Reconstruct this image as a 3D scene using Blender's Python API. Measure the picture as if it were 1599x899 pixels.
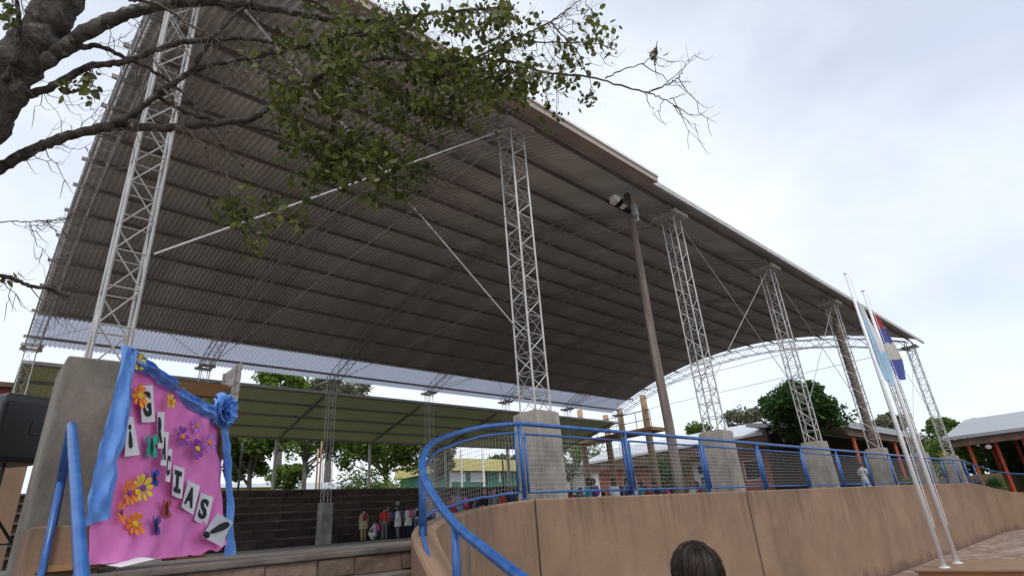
import bpy, math, random
import numpy as np
from mathutils import Vector, Matrix
random.seed(7); RNG = np.random.default_rng(7)
scene = bpy.context.scene
for o in list(bpy.data.objects): bpy.data.objects.remove(o)
COL = scene.collection

# ------------------------------------------------------------------ camera
FPX, YAW, PITCH, ROLL = 874.06, math.radians(44.375), math.radians(23.07), math.radians(-4.526)
CAM = Vector((0, 0, 1.92))
_f = Vector((math.sin(YAW)*math.cos(PITCH), math.cos(YAW)*math.cos(PITCH), math.sin(PITCH)))
_r = Vector((math.cos(YAW), -math.sin(YAW), 0)); _u = _r.cross(_f)
CR = _r*math.cos(ROLL) + _u*math.sin(ROLL); CU = -_r*math.sin(ROLL) + _u*math.cos(ROLL); CF = _f
cd = bpy.data.cameras.new('camera'); cam = bpy.data.objects.new('camera', cd); COL.objects.link(cam)
cam.matrix_world = Matrix(((CR.x, CU.x, -CF.x, CAM.x), (CR.y, CU.y, -CF.y, CAM.y), (CR.z, CU.z, -CF.z, CAM.z), (0, 0, 0, 1)))
cd.sensor_width = 36; cd.lens = FPX/1599*36; cd.clip_start = .05; cd.clip_end = 3000
scene.camera = cam
# ------------------------------------------------------------------ sky, sun, exposure
SUN_EL, SUN_AZ = math.radians(56), math.radians(215)      # azimuth clockwise from +Y
w = bpy.data.worlds.new('World'); scene.world = w; w.use_nodes = True
nt = w.node_tree; nt.nodes.clear()
def N_(t, typ, **kw):
    n = t.nodes.new(typ)
    for k, v in kw.items(): setattr(n, k, v)
    return n
sky = N_(nt, 'ShaderNodeTexSky'); sky.sky_type = 'NISHITA'; sky.sun_disc = False
sky.sun_elevation = SUN_EL; sky.sun_rotation = SUN_AZ; sky.air_density = 1.0; sky.dust_density = 1.0
tc = N_(nt, 'ShaderNodeTexCoord'); mp = N_(nt, 'ShaderNodeMapping'); mp.inputs['Scale'].default_value = (1, 1, 1.4)
mp.inputs['Location'].default_value = (.3, .8, .1)
nz = N_(nt, 'ShaderNodeTexNoise'); nz.inputs['Scale'].default_value = 1.9; nz.inputs['Detail'].default_value = 7; nz.inputs['Roughness'].default_value = .52
nz.inputs['Distortion'].default_value = .08
rp = N_(nt, 'ShaderNodeValToRGB'); rp.color_ramp.elements[0].position = .34; rp.color_ramp.elements[1].position = .64
rp.color_ramp.elements[0].color = (.56,)*3+(1,); rp.color_ramp.elements[1].color = (1,)*3+(1,)
mx = N_(nt, 'ShaderNodeMix'); mx.data_type = 'RGBA'
mx.inputs[7].default_value = (5.5, 5.85, 6.3, 1)
bg = N_(nt, 'ShaderNodeBackground'); bg.inputs['Strength'].default_value = .15
wo = N_(nt, 'ShaderNodeOutputWorld')
nt.links.new(tc.outputs['Generated'], mp.inputs[0]); nt.links.new(mp.outputs[0], nz.inputs['Vector'])
nt.links.new(nz.outputs['Fac'], rp.inputs[0]); nt.links.new(rp.outputs[0], mx.inputs[0])
nt.links.new(sky.outputs[0], mx.inputs[6]); nt.links.new(mx.outputs[2], bg.inputs[0]); nt.links.new(bg.outputs[0], wo.inputs[0])
sl = bpy.data.lights.new('sun', 'SUN'); sl.energy = 1.3; sl.angle = math.radians(11); sl.color = (1, .95, .87)
sun = bpy.data.objects.new('sun', sl); COL.objects.link(sun)
sd = Vector((math.sin(SUN_AZ)*math.cos(SUN_EL), math.cos(SUN_AZ)*math.cos(SUN_EL), math.sin(SUN_EL)))
sun.rotation_euler = sd.to_track_quat('Z', 'Y').to_euler(); sun.location = (-20, -20, 40)
vs = scene.view_settings; vs.view_transform = 'Standard'; vs.look = 'None'; vs.gamma = 1; vs.exposure = 0.30; vs.use_curve_mapping = False
scene.render.engine = 'CYCLES'

# ------------------------------------------------------------------ pixel -> place helpers (photo pixels give a direction only)
def ray(x, y): return CF*FPX + CR*(x-799.5) + CU*(449.5-y)
def atY(x, y, Y): d = ray(x, y); return CAM + d*(Y/d.y)
def atX(x, y, X): d = ray(x, y); return CAM + d*(X/d.x)
def atZ(x, y, Z): d = ray(x, y); return CAM + d*((Z-CAM.z)/d.z)
def atD(x, y, D): return CAM + ray(x, y)*(D/FPX)

# ------------------------------------------------------------------ materials
def mat(name, col, rough=.7, var=.0, scale=6., bump=0., bscale=None, metal=0., col2=None, stretch=(1, 1, 1), spec=.5, island=0., coords='Object', detail=5):
    m = bpy.data.materials.new(name); m.use_nodes = True; t = m.node_tree
    b = t.nodes['Principled BSDF']; b.inputs['Roughness'].default_value = rough; b.inputs['Metallic'].default_value = metal
    b.inputs['Specular IOR Level'].default_value = spec
    b.inputs['Base Color'].default_value = (*col, 1)
    if var or bump or col2:
        tc = N_(t, 'ShaderNodeTexCoord'); mp = N_(t, 'ShaderNodeMapping'); mp.inputs['Scale'].default_value = stretch
        t.links.new(tc.outputs[coords], mp.inputs[0])
        n = N_(t, 'ShaderNodeTexNoise'); n.inputs['Scale'].default_value = scale; n.inputs['Detail'].default_value = detail; n.inputs['Roughness'].default_value = .62
        t.links.new(mp.outputs[0], n.inputs['Vector'])
        if var or col2:
            r = N_(t, 'ShaderNodeValToRGB'); e = r.color_ramp.elements
            c2 = col2 or tuple(min(1, c*(1+var)) for c in col); c1 = col if col2 else tuple(c*(1-var) for c in col)
            e[0].position = .32; e[1].position = .68; e[0].color = (*c1, 1); e[1].color = (*c2, 1)
            t.links.new(n.outputs['Fac'], r.inputs[0]); t.links.new(r.outputs[0], b.inputs['Base Color'])
            m['ramp'] = r.name
        if bump:
            n2 = N_(t, 'ShaderNodeTexNoise'); n2.inputs['Scale'].default_value = bscale or scale*3; n2.inputs['Detail'].default_value = 4
            t.links.new(mp.outputs[0], n2.inputs['Vector'])
            bp = N_(t, 'ShaderNodeBump'); bp.inputs['Strength'].default_value = bump; bp.inputs['Distance'].default_value = .02
            t.links.new(n2.outputs['Fac'], bp.inputs['Height']); t.links.new(bp.outputs[0], b.inputs['Normal'])
    if island:
        g = N_(t, 'ShaderNodeNewGeometry'); h = N_(t, 'ShaderNodeHueSaturation')
        mr = N_(t, 'ShaderNodeMapRange'); mr.inputs[3].default_value = 1-island; mr.inputs[4].default_value = 1+island
        t.links.new(g.outputs['Random Per Island'], mr.inputs[0]); t.links.new(mr.outputs[0], h.inputs['Value'])
        src = b.inputs['Base Color'].links[0].from_socket if b.inputs['Base Color'].links else None
        if src: t.links.new(src, h.inputs['Color'])
        else: h.inputs['Color'].default_value = (*col, 1)
        t.links.new(h.outputs[0], b.inputs['Base Color'])
    return m
def leafmat(name, c1, c2, island=.35, trans=.35):
    m = mat(name, c1, .5, scale=1.5, col2=c2, island=island, spec=.35)
    t = m.node_tree; b = t.nodes['Principled BSDF']; out = t.nodes['Material Output']
    tr = N_(t, 'ShaderNodeBsdfTranslucent'); ms = N_(t, 'ShaderNodeMixShader'); ms.inputs[0].default_value = trans
    t.links.new(b.inputs['Base Color'].links[0].from_socket, tr.inputs[0])
    t.links.new(b.outputs[0], ms.inputs[1]); t.links.new(tr.outputs[0], ms.inputs[2]); t.links.new(ms.outputs[0], out.inputs[0])
    return m
def objrandom(m, amt):
    """value changes from object to object"""
    t = m.node_tree; b = t.nodes['Principled BSDF']; oi = N_(t, 'ShaderNodeObjectInfo'); h = N_(t, 'ShaderNodeHueSaturation'); mr = N_(t, 'ShaderNodeMapRange')
    mr.inputs[3].default_value = 1-amt; mr.inputs[4].default_value = 1+amt
    t.links.new(oi.outputs['Random'], mr.inputs[0]); t.links.new(mr.outputs[0], h.inputs['Value'])
    if b.inputs['Base Color'].links: t.links.new(b.inputs['Base Color'].links[0].from_socket, h.inputs['Color'])
    else: h.inputs['Color'].default_value = b.inputs['Base Color'].default_value
    t.links.new(h.outputs[0], b.inputs['Base Color']); return m
def wallmat(name, col, dark, top, streak=1.):
    """stucco with run-off stains that start at the coping and thin out downwards"""
    m = mat(name, col, .85, var=.22, scale=.8, bump=.25, bscale=30, detail=8)
    t = m.node_tree; b = t.nodes['Principled BSDF']; src = b.inputs['Base Color'].links[0].from_socket
    tc = N_(t, 'ShaderNodeTexCoord'); mp = N_(t, 'ShaderNodeMapping'); mp.inputs['Scale'].default_value = (3.4, 3.4, .30)
    n = N_(t, 'ShaderNodeTexNoise'); n.inputs['Scale'].default_value = 1.6; n.inputs['Detail'].default_value = 6; n.inputs['Roughness'].default_value = .65
    t.links.new(tc.outputs['Object'], mp.inputs[0]); t.links.new(mp.outputs[0], n.inputs['Vector'])
    sx = N_(t, 'ShaderNodeSeparateXYZ'); t.links.new(tc.outputs['Object'], sx.inputs[0])
    mr = N_(t, 'ShaderNodeMapRange'); mr.inputs[1].default_value = top-1.9; mr.inputs[2].default_value = top; mr.inputs[3].default_value = -.20; mr.inputs[4].default_value = .17*streak
    t.links.new(sx.outputs['Z'], mr.inputs[0])
    ad = N_(t, 'ShaderNodeMath', operation='ADD'); t.links.new(n.outputs['Fac'], ad.inputs[0]); t.links.new(mr.outputs[0], ad.inputs[1])
    r = N_(t, 'ShaderNodeValToRGB'); r.color_ramp.elements[0].position = .53; r.color_ramp.elements[1].position = .98
    t.links.new(ad.outputs[0], r.inputs[0])
    mm = N_(t, 'ShaderNodeMix'); mm.data_type = 'RGBA'; mm.inputs[7].default_value = (*dark, 1)
    n3 = N_(t, 'ShaderNodeTexNoise'); n3.inputs['Scale'].default_value = .55; n3.inputs['Detail'].default_value = 3; t.links.new(tc.outputs['Object'], n3.inputs['Vector']); r3 = N_(t, 'ShaderNodeValToRGB'); r3.color_ramp.elements[0].position = .34; r3.color_ramp.elements[1].position = .60; t.links.new(n3.outputs['Fac'], r3.inputs[0]); mu = N_(t, 'ShaderNodeMath', operation='MULTIPLY'); t.links.new(r.outputs[0], mu.inputs[0]); t.links.new(r3.outputs[0], mu.inputs[1]); t.links.new(mu.outputs[0], mm.inputs[0]); t.links.new(src, mm.inputs[6]); t.links.new(mm.outputs[2], b.inputs['Base Color'])
    # splashed earth along the foot
    n4 = N_(t, 'ShaderNodeTexNoise'); n4.inputs['Scale'].default_value = 2.2; n4.inputs['Detail'].default_value = 7; t.links.new(tc.outputs['Object'], n4.inputs['Vector'])
    m4 = N_(t, 'ShaderNodeMapRange'); m4.inputs[1].default_value = 0; m4.inputs[2].default_value = .55; m4.inputs[3].default_value = .32; m4.inputs[4].default_value = -.25; t.links.new(sx.outputs['Z'], m4.inputs[0])
    a4 = N_(t, 'ShaderNodeMath', operation='ADD'); t.links.new(n4.outputs['Fac'], a4.inputs[0]); t.links.new(m4.outputs[0], a4.inputs[1])
    r4 = N_(t, 'ShaderNodeValToRGB'); r4.color_ramp.elements[0].position = .50; r4.color_ramp.elements[1].position = .78; r4.color_ramp.elements[1].color = (.7, .7, .7, 1); t.links.new(a4.outputs[0], r4.inputs[0])
    k4 = N_(t, 'ShaderNodeMix'); k4.data_type = 'RGBA'; k4.inputs[7].default_value = (.11, .065, .045, 1); t.links.new(r4.outputs[0], k4.inputs[0]); t.links.new(mm.outputs[2], k4.inputs[6]); t.links.new(k4.outputs[2], b.inputs['Base Color'])
    return m
def bandmat(name, cols, axis, size, rough=.8):
    """courses of brick drawn by a brick texture, for walls too far away to tell bricks apart"""
    m = bpy.data.materials.new(name); m.use_nodes = True; t = m.node_tree; b = t.nodes['Principled BSDF']; b.inputs['Roughness'].default_value = rough
    tc = N_(t, 'ShaderNodeTexCoord'); sx = N_(t, 'ShaderNodeSeparateXYZ'); cx = N_(t, 'ShaderNodeCombineXYZ'); br = N_(t, 'ShaderNodeTexBrick')
    t.links.new(tc.outputs['Object'], sx.inputs[0]); t.links.new(sx.outputs[axis], cx.inputs[0]); t.links.new(sx.outputs['Z'], cx.inputs[1]); t.links.new(cx.outputs[0], br.inputs['Vector'])
    br.inputs['Color1'].default_value = (*cols[0], 1); br.inputs['Color2'].default_value = (*cols[1], 1); br.inputs['Mortar'].default_value = (*cols[2], 1)
    br.inputs['Scale'].default_value = 1; br.inputs['Brick Width'].default_value = size[0]; br.inputs['Row Height'].default_value = size[1]; br.inputs['Mortar Size'].default_value = .02
    t.links.new(br.outputs['Color'], b.inputs['Base Color']); return m

M = {}
M['galv'] = mat('galvanised_sheet', (.46, .44, .42), .45, scale=.45, col2=(.66, .645, .63), metal=.4, stretch=(2.2, .25, .25), detail=8)
M['eavelit'] = mat('eave_bounce_sheet', (.50, .52, .58), .5, var=.08, scale=.8)  # bounced light at the far eave, put into colour and translucency
_t = M['eavelit'].node_tree; _b = _t.nodes['Principled BSDF']; _tr = N_(_t, 'ShaderNodeBsdfTranslucent'); _ms = N_(_t, 'ShaderNodeMixShader'); _ms.inputs[0].default_value = .42
_tr.inputs[0].default_value = (.62, .66, .78, 1); _t.links.new(_b.outputs[0], _ms.inputs[1]); _t.links.new(_tr.outputs[0], _ms.inputs[2]); _t.links.new(_ms.outputs[0], _t.nodes['Material Output'].inputs[0])
M['gtower'] = mat('aluminium_paint', (.46, .45, .435), .5, var=.15, scale=4, metal=.3)
M['purlin'] = mat('dark_purlin_steel', (.22, .20, .19), .6, var=.2, scale=2, metal=.2)
M['truss'] = mat('roof_truss_steel', (.40, .39, .385), .55, var=.15, scale=3, metal=.3)
M['conc'] = mat('weathered_concrete', (.17, .15, .13), .9, scale=2.2, col2=(.44, .41, .37), bump=.4, bscale=25, stretch=(1, 1, .55))
M['concold'] = mat('old_dark_concrete', (.15, .13, .11), .92, scale=1.5, col2=(.34, .30, .26), bump=.5, bscale=20, stretch=(1, 1, .5))
M['wall'] = wallmat('tan_stucco', (.262, .166, .106), (.052, .038, .029), 2.24)
M['walltop'] = mat('tan_coping', (.30, .175, .10), .9, scale=3, col2=(.20, .13, .085), bump=.3)
M['joint'] = mat('dark_joint', (.07, .05, .04), .95)  # plain dark tone of the wall's expansion joints
M['rust'] = mat('orange_stucco', (.40, .19, .09), .9, scale=1.5, col2=(.30, .15, .08), bump=.3)
M['blue'] = mat('blue_gloss_paint', (.013, .075, .28), .34, scale=9, col2=(.045, .15, .40), bump=.06, detail=9)
M['bluewire'] = mat('blue_wire', (.16, .19, .24), .55, metal=.3)
M['steel'] = mat('bare_wire', (.35, .33, .31), .5, metal=.4)
M['floor'] = mat('worn_court_concrete', (.20, .165, .14), .62, scale=.7, col2=(.12, .10, .085), bump=.1)
M['slab'] = mat('worn_step_slab', (.085, .066, .054), .85, scale=3.5, col2=(.20, .165, .14), bump=.5, bscale=14, detail=8)
M['yard'] = mat('red_earth', (.22, .13, .085), .95, scale=.3, col2=(.11, .13, .05))
M['plaza'] = mat('plaza_ground', (.17, .12, .09), .9, scale=.8, col2=(.24, .17, .13), bump=.2)
M['paver'] = mat('clay_paver', (.22, .15, .115), .9, scale=1.2, col2=(.34, .25, .20), island=.25)
M['stone'] = objrandom(mat('brown_stone', (.10, .066, .048), .95, scale=4, col2=(.22, .155, .115), bump=.9, bscale=12, detail=8), .35)
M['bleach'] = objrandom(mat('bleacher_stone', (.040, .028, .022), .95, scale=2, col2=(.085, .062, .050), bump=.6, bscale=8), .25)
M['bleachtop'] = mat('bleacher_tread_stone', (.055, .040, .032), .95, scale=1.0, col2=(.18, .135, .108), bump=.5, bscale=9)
M['mortar'] = mat('dark_mortar', (.035, .027, .022), .98, var=.3, scale=5)
M['canopy'] = mat('green_lit_sheet', (.38, .38, .29), .6, scale=.5, col2=(.30, .30, .22))  # green light reflected on corrugated metal, put into tint and translucent glow
_t = M['canopy'].node_tree; _b = _t.nodes['Principled BSDF']; _tr = N_(_t, 'ShaderNodeBsdfTranslucent'); _ms = N_(_t, 'ShaderNodeMixShader'); _ms.inputs[0].default_value = .045
_tr.inputs[0].default_value = (.60, .66, .26, 1); _t.links.new(_b.outputs[0], _ms.inputs[1]); _t.links.new(_tr.outputs[0], _ms.inputs[2]); _t.links.new(_ms.outputs[0], _t.nodes['Material Output'].inputs[0])
M['wood'] = mat('weathered_pole', (.11, .085, .072), .9, scale=5, col2=(.27, .215, .185), bump=.6, bscale=12, stretch=(3, 3, .2))
M['wood2'] = mat('warm_pole', (.33, .20, .12), .85, scale=3, col2=(.46, .30, .19), bump=.4, bscale=12, stretch=(3, 3, .2))
M['plank'] = mat('brown_beam', (.24, .115, .045), .7, scale=4, col2=(.33, .17, .07), stretch=(.3, 3, 3))
M['whiteplank'] = mat('chalky_white_plank', (.62, .58, .55), .85, scale=5, col2=(.42, .35, .31), stretch=(1, .4, 1))
M['whitepole'] = mat('white_flagpole', (.80, .81, .83), .35, var=.06, scale=5)
M['black'] = mat('black_plastic', (.018, .018, .022), .45, bump=.1, bscale=60)
M['blackmetal'] = mat('black_metal', (.02, .02, .022), .4, metal=.3)
M['pink'] = mat('pink_cloth', (.80, .21, .54), .85, scale=2.5, col2=(.88, .28, .64), spec=.12, bump=.35, bscale=5)
M['drape'] = mat('blue_drape', (.13, .30, .74), .85, scale=3, col2=(.19, .39, .82), spec=.12, bump=.3, bscale=9)
M['card'] = mat('white_card', (.76, .76, .80), .8, var=.03, scale=8)
M['ink'] = mat('black_foam', (.02, .022, .028), .8, var=.2, scale=30)
for k, c in dict(fyel=(.85, .62, .03), forg=(.90, .28, .02), fpur=(.25, .06, .38), flil=(.55, .22, .68), bgrn=(.03, .42, .30), bblu=(.03, .10, .50), bred=(.45, .08, .07), bpur=(.14, .07, .35)).items():
    M[k] = mat('foam_'+k, c, .75, var=.12, scale=20)
M['bark'] = mat('lichen_bark', (.026, .021, .017), .95, scale=13, col2=(.21, .195, .17), bump=1., bscale=26, stretch=(1, 1, .7), detail=9)
M['barknear'] = mat('lichen_bark_near', (.020, .016, .013), .95, scale=13, col2=(.12, .105, .088), bump=1., bscale=30, stretch=(1, 1, .7), detail=9)
_t = M['barknear'].node_tree; _b = _t.nodes['Principled BSDF']; _src = _b.inputs['Base Color'].links[0].from_socket; _tc = N_(_t, 'ShaderNodeTexCoord'); _n = N_(_t, 'ShaderNodeTexNoise')
_n.inputs['Scale'].default_value = 9; _n.inputs['Detail'].default_value = 6; _r = N_(_t, 'ShaderNodeValToRGB'); _r.color_ramp.elements[0].position = .58; _r.color_ramp.elements[1].position = .66
_mm = N_(_t, 'ShaderNodeMix'); _mm.data_type = 'RGBA'; _mm.inputs[7].default_value = (.22, .215, .19, 1)
_t.links.new(_tc.outputs['Object'], _n.inputs['Vector']); _t.links.new(_n.outputs['Fac'], _r.inputs[0]); _t.links.new(_r.outputs[0], _mm.inputs[0]); _t.links.new(_src, _mm.inputs[6]); _t.links.new(_mm.outputs[2], _b.inputs['Base Color'])
M['twig'] = mat('grey_twig', (.075, .056, .043), .9, scale=9, col2=(.19, .15, .12), bump=.3)
M['leafnear'] = leafmat('near_leaf', (.070, .088, .018), (.140, .160, .034), .6, .5)
M['leafA'] = leafmat('leaf_green', (.075, .140, .025), (.17, .26, .045), .4, .5)
M['leafB'] = leafmat('leaf_bright', (.12, .21, .025), (.20, .30, .045), .3, .4)
M['leafC'] = leafmat('leaf_dark', (.020, .065, .014), (.060, .135, .026), .5, .3)
M['leafD'] = leafmat('leaf_grey', (.12, .135, .075), (.20, .20, .13), .35, .3)
M['leafY'] = leafmat('leaf_yellow', (.26, .29, .045), (.38, .38, .08), .3, .3)
M['orange'] = mat('orange_post_paint', (.50, .10, .03), .55, var=.2, scale=3)
M['redpost'] = mat('red_post_paint', (.40, .055, .022), .55, var=.15, scale=3)
M['zinc'] = mat('zinc_roof', (.33, .34, .365), .5, var=.08, scale=.5, metal=.2)
M['whiteroof'] = mat('pale_roof', (.50, .52, .55), .6, var=.05, scale=.4)
M['eavewood'] = mat('dark_eave_wood', (.12, .07, .05), .85, var=.3, scale=1.5)
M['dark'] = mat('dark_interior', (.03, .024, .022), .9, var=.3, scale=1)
M['brick'] = bandmat('red_brick', ((.42, .13, .075), (.50, .18, .10), (.30, .17, .13)), 'Y', (.5, .16))
M['brickx'] = bandmat('tan_brick', ((.40, .25, .16), (.46, .29, .19), (.33, .24, .18)), 'X', (.5, .16))
M['redwall'] = mat('red_wall', (.27, .055, .045), .8, var=.12, scale=1)
M['green'] = mat('green_wall', (.035, .17, .11), .75, var=.1, scale=.6)
M['yellow'] = mat('yellow_band', (.62, .55, .22), .75, var=.08, scale=.6)
M['white'] = mat('white_wall', (.66, .66, .64), .8, var=.07, scale=.6)
M['glass'] = mat('pale_window', (.45, .52, .56), .15, var=.05, scale=2)
M['doorpaint'] = mat('pale_door', (.58, .64, .70), .5, var=.05, scale=2)
M['fluoro'] = mat('floodlight_glass', (.62, .62, .60), .2, var=.05, scale=9)
M['box'] = mat('grey_box_paint', (.45, .52, .60), .5, var=.08, scale=6)
M['hair'] = mat('dark_brown_hair', (.010, .006, .005), .45, scale=14, col2=(.045, .026, .018), stretch=(5, 5, .25), island=.5, spec=.3)
M['hairk'] = mat('black_hair', (.012, .009, .008), .5, var=.4, scale=20)
M['hairg'] = mat('grey_hair', (.40, .37, .35), .6, var=.2, scale=20)
M['skin'] = mat('skin', (.42, .24, .16), .55, var=.05, scale=10)
M['face'] = mat('eyes_and_lips', (.05, .025, .02), .4)
def cloth(n, c): M[n] = mat('cloth_'+n, c, .85, var=.12, scale=12, bump=.2, bscale=25); return M[n]
for n, c in dict(cwhite=(.66, .67, .70), cbeige=(.42, .32, .22), cred=(.52, .04, .035), cnavy=(.03, .04, .09), cgrey=(.17, .17, .18), cblack=(.022, .022, .025), cpurple=(.20, .06, .26), cpink=(.62, .08, .28), cteal=(.07, .30, .35), cdenim=(.12, .20, .33), ctan=(.45, .30, .15), cbrown=(.14, .10, .065), cmaroon=(.20, .025, .03), clav=(.22, .22, .32), clblue=(.36, .52, .68)).items(): cloth(n, c)

# ------------------------------------------------------------------ mesh builder
class MB:
    def __init__(s): s.v = []; s.f = []; s.m = []
    def add(s, vs, fs, mi=0):
        b = len(s.v); s.v += [tuple(v) for v in vs]; s.f += [tuple(b+i for i in f) for f in fs]; s.m += [mi]*len(fs); return s
    def box(s, a, b, mi=0):
        x0, y0, z0 = a; x1, y1, z1 = b
        return s.add([(x0,y0,z0),(x1,y0,z0),(x1,y1,z0),(x0,y1,z0),(x0,y0,z1),(x1,y0,z1),(x1,y1,z1),(x0,y1,z1)],
              [(0,3,2,1),(4,5,6,7),(0,1,5,4),(1,2,6,5),(2,3,7,6),(3,0,4,7)], mi)
    def hexa(s, p, mi=0):   # 8 points: bottom 4 then top 4
        return s.add(p, [(0,3,2,1),(4,5,6,7),(0,1,5,4),(1,2,6,5),(2,3,7,6),(3,0,4,7)], mi)
    def tube(s, pts, rad, n=6, mi=0, cap=True):
        pts = [Vector(p) for p in pts]
        if not hasattr(rad, '__len__'): rad = [rad]*len(pts)
        vs = []; fs = []; up = None
        for i, p in enumerate(pts):
            d = (pts[min(i+1, len(pts)-1)]-pts[max(i-1, 0)])
            d = d.normalized() if d.length > 1e-9 else Vector((0, 0, 1))
            if up is None: up = d.orthogonal().normalized()
            else:
                up = up - d*up.dot(d); up = up.normalized() if up.length > 1e-6 else d.orthogonal().normalized()
            q = d.cross(up)
            for k in range(n):
                a = 2*math.pi*k/n + math.pi/n; vs.append(p + (up*math.cos(a)+q*math.sin(a))*rad[i])
        for i in range(len(pts)-1):
            for k in range(n):
                k2 = (k+1) % n; fs.append((i*n+k, i*n+k2, (i+1)*n+k2, (i+1)*n+k))
        if cap: fs.append(tuple(range(n-1, -1, -1))); fs.append(tuple((len(pts)-1)*n+k for k in range(n)))
        return s.add(vs, fs, mi)
    def bar(s, a, b, w, mi=0, n=4): return s.tube([a, b], w*.7071 if n == 4 else w, n, mi)
    def lathe(s, prof, c=(0, 0, 0), n=16, mi=0):
        vs = []; fs = []
        for r, z in prof:
            for k in range(n): a = 2*math.pi*k/n; vs.append((c[0]+r*math.cos(a), c[1]+r*math.sin(a), c[2]+z))
        for i in range(len(prof)-1):
            for k in range(n): k2 = (k+1) % n; fs.append((i*n+k, i*n+k2, (i+1)*n+k2, (i+1)*n+k))
        fs.append(tuple(range(n-1, -1, -1))); fs.append(tuple((len(prof)-1)*n+k for k in range(n)))
        return s.add(vs, fs, mi)
    def grid(s, fn, nu, nv, mi=0):
        vs = [fn(i/nu, j/nv) for j in range(nv+1) for i in range(nu+1)]
        return s.add(vs, [(j*(nu+1)+i, j*(nu+1)+i+1, (j+1)*(nu+1)+i+1, (j+1)*(nu+1)+i) for j in range(nv) for i in range(nu)], mi)
    def ico(s, c, r, mi=0, seg=10, rings=6):
        vs = []; fs = []
        rx, ry, rz = r if hasattr(r, '__len__') else (r, r, r)
        for i in range(rings+1):
            t = math.pi*i/rings
            for k in range(seg): a = 2*math.pi*k/seg; vs.append((c[0]+rx*math.sin(t)*math.cos(a), c[1]+ry*math.sin(t)*math.sin(a), c[2]+rz*math.cos(t)))
        for i in range(rings):
            for k in range(seg): k2 = (k+1) % seg; fs.append((i*seg+k, (i+1)*seg+k, (i+1)*seg+k2, i*seg+k2))
        return s.add(vs, fs, mi)
    def mesh(s, name, mats=None, smooth=False):
        me = bpy.data.meshes.new(name); me.from_pydata(s.v, [], s.f)
        for m in ([mats] if not isinstance(mats, (list, tuple)) else mats):
            if m: me.materials.append(M[m] if isinstance(m, str) else m)
        if any(s.m): me.polygons.foreach_set('material_index', s.m)
        if smooth: me.polygons.foreach_set('use_smooth', [True]*len(me.polygons))
        me.update(); return me
    def build(s, name, mats, parent=None, smooth=False, loc=None, bevel=0):
        return link(name, s.mesh(name, mats, smooth), parent, loc, bevel)
def link(name, me, parent=None, loc=None, bevel=0):
    o = bpy.data.objects.new(name, me); COL.objects.link(o)
    if parent is not None: o.parent = parent
    if loc is not None: o.location = loc
    if bevel:
        b = o.modifiers.new('bevel', 'BEVEL'); b.width = bevel; b.segments = 2; b.limit_method = 'ANGLE'
    return o
def tag(o, label, cat, group=None, kind=None):
    o['label'] = label; o['category'] = cat
    if group: o['group'] = group
    if kind: o['kind'] = kind
    return o
def thing(name, label, cat, loc=(0, 0, 0), rz=0, group=None):
    o = bpy.data.objects.new(name, None); COL.objects.link(o); o.location = loc; o.rotation_euler = (0, 0, rz); o.empty_display_size = .2
    return tag(o, label, cat, group)
def struct(o): o['kind'] = 'structure'; return o
def stuff(o): o['kind'] = 'stuff'; return o
def copy_tree(o, parent=None):
    c = o.copy(); COL.objects.link(c); c.parent = parent
    for ch in list(o.children): copy_tree(ch, c)
    return c
def spline(pts, per=6):
    """Catmull-Rom through tuples of any length"""
    P = [np.array(p, float) for p in pts]; P = [2*P[0]-P[1]]+P+[2*P[-1]-P[-2]]; out = []
    for i in range(1, len(P)-2):
        for k in range(per):
            t = k/per; a, b, c, d = P[i-1:i+3]
            out.append(.5*((2*b)+(c-a)*t+(2*a-5*b+4*c-d)*t*t+(3*b-a-3*c+d)*t**3))
    out.append(P[-2]); return out

# ------------------------------------------------------------------ main dimensions (metres)
X0, SP, YN, YF = .77, 6.0, 6.59, 26.78          # first column, bay, near row, far row
FLOOR = 1.835; PED = 3.63; CAP = 9.38; YW = 5.5; WTOP = 2.24
YM = (YN+YF)/2; HALF = (YF-YN)/2
def zroof(y): return 9.97 + 2.07*(1-((y-YM)/HALF)**2)
XA, XB = .62, 36.78

# ================================================================== SETTING
MB().add([(-400, -400, 0), (600, -400, 0), (600, 5.55, 0), (-400, 5.55, 0)], [(0, 1, 2, 3)]).build('plaza_ground', 'plaza')
struct(bpy.data.objects['plaza_ground'])
# pavers of the plaza that the picture shows, joined: too foreshortened to pick apart
b = MB(); random.seed(3)
for iy in range(17):
    y = 2.35+iy*.185
    x = 15.6+(iy % 2)*.18
    while x < 40:
        dz = random.uniform(.008, .020); b.box((x+.006, y+.007, .002), (x+.354, y+.178, .012+dz)); x += .36
pv = stuff(b.build('clay_pavers', 'paver', bpy.data.objects['plaza_ground']))
MB().box((-60, 5.13, FLOOR-.4), (4.1, 5.75, FLOOR)).box((-60, 5.75, FLOOR-.4), (42.45, 34.5, FLOOR)).build('court_floor', 'floor'); struct(bpy.data.objects['court_floor'])
MB().add([(-400, 5.56, 1.79), (600, 5.56, 1.79), (600, 700, 1.79), (-400, 700, 1.79)], [(0, 1, 2, 3)]).build('yard_ground', 'yard'); struct(bpy.data.objects['yard_ground'])
MB().box((42.5, -40, -.1), (200, 5.6, 1.45)).box((42.5, 5.601, -.1), (200, 120, 2.75)).build('upper_terrace', 'yard'); struct(bpy.data.objects['upper_terrace'])

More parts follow.
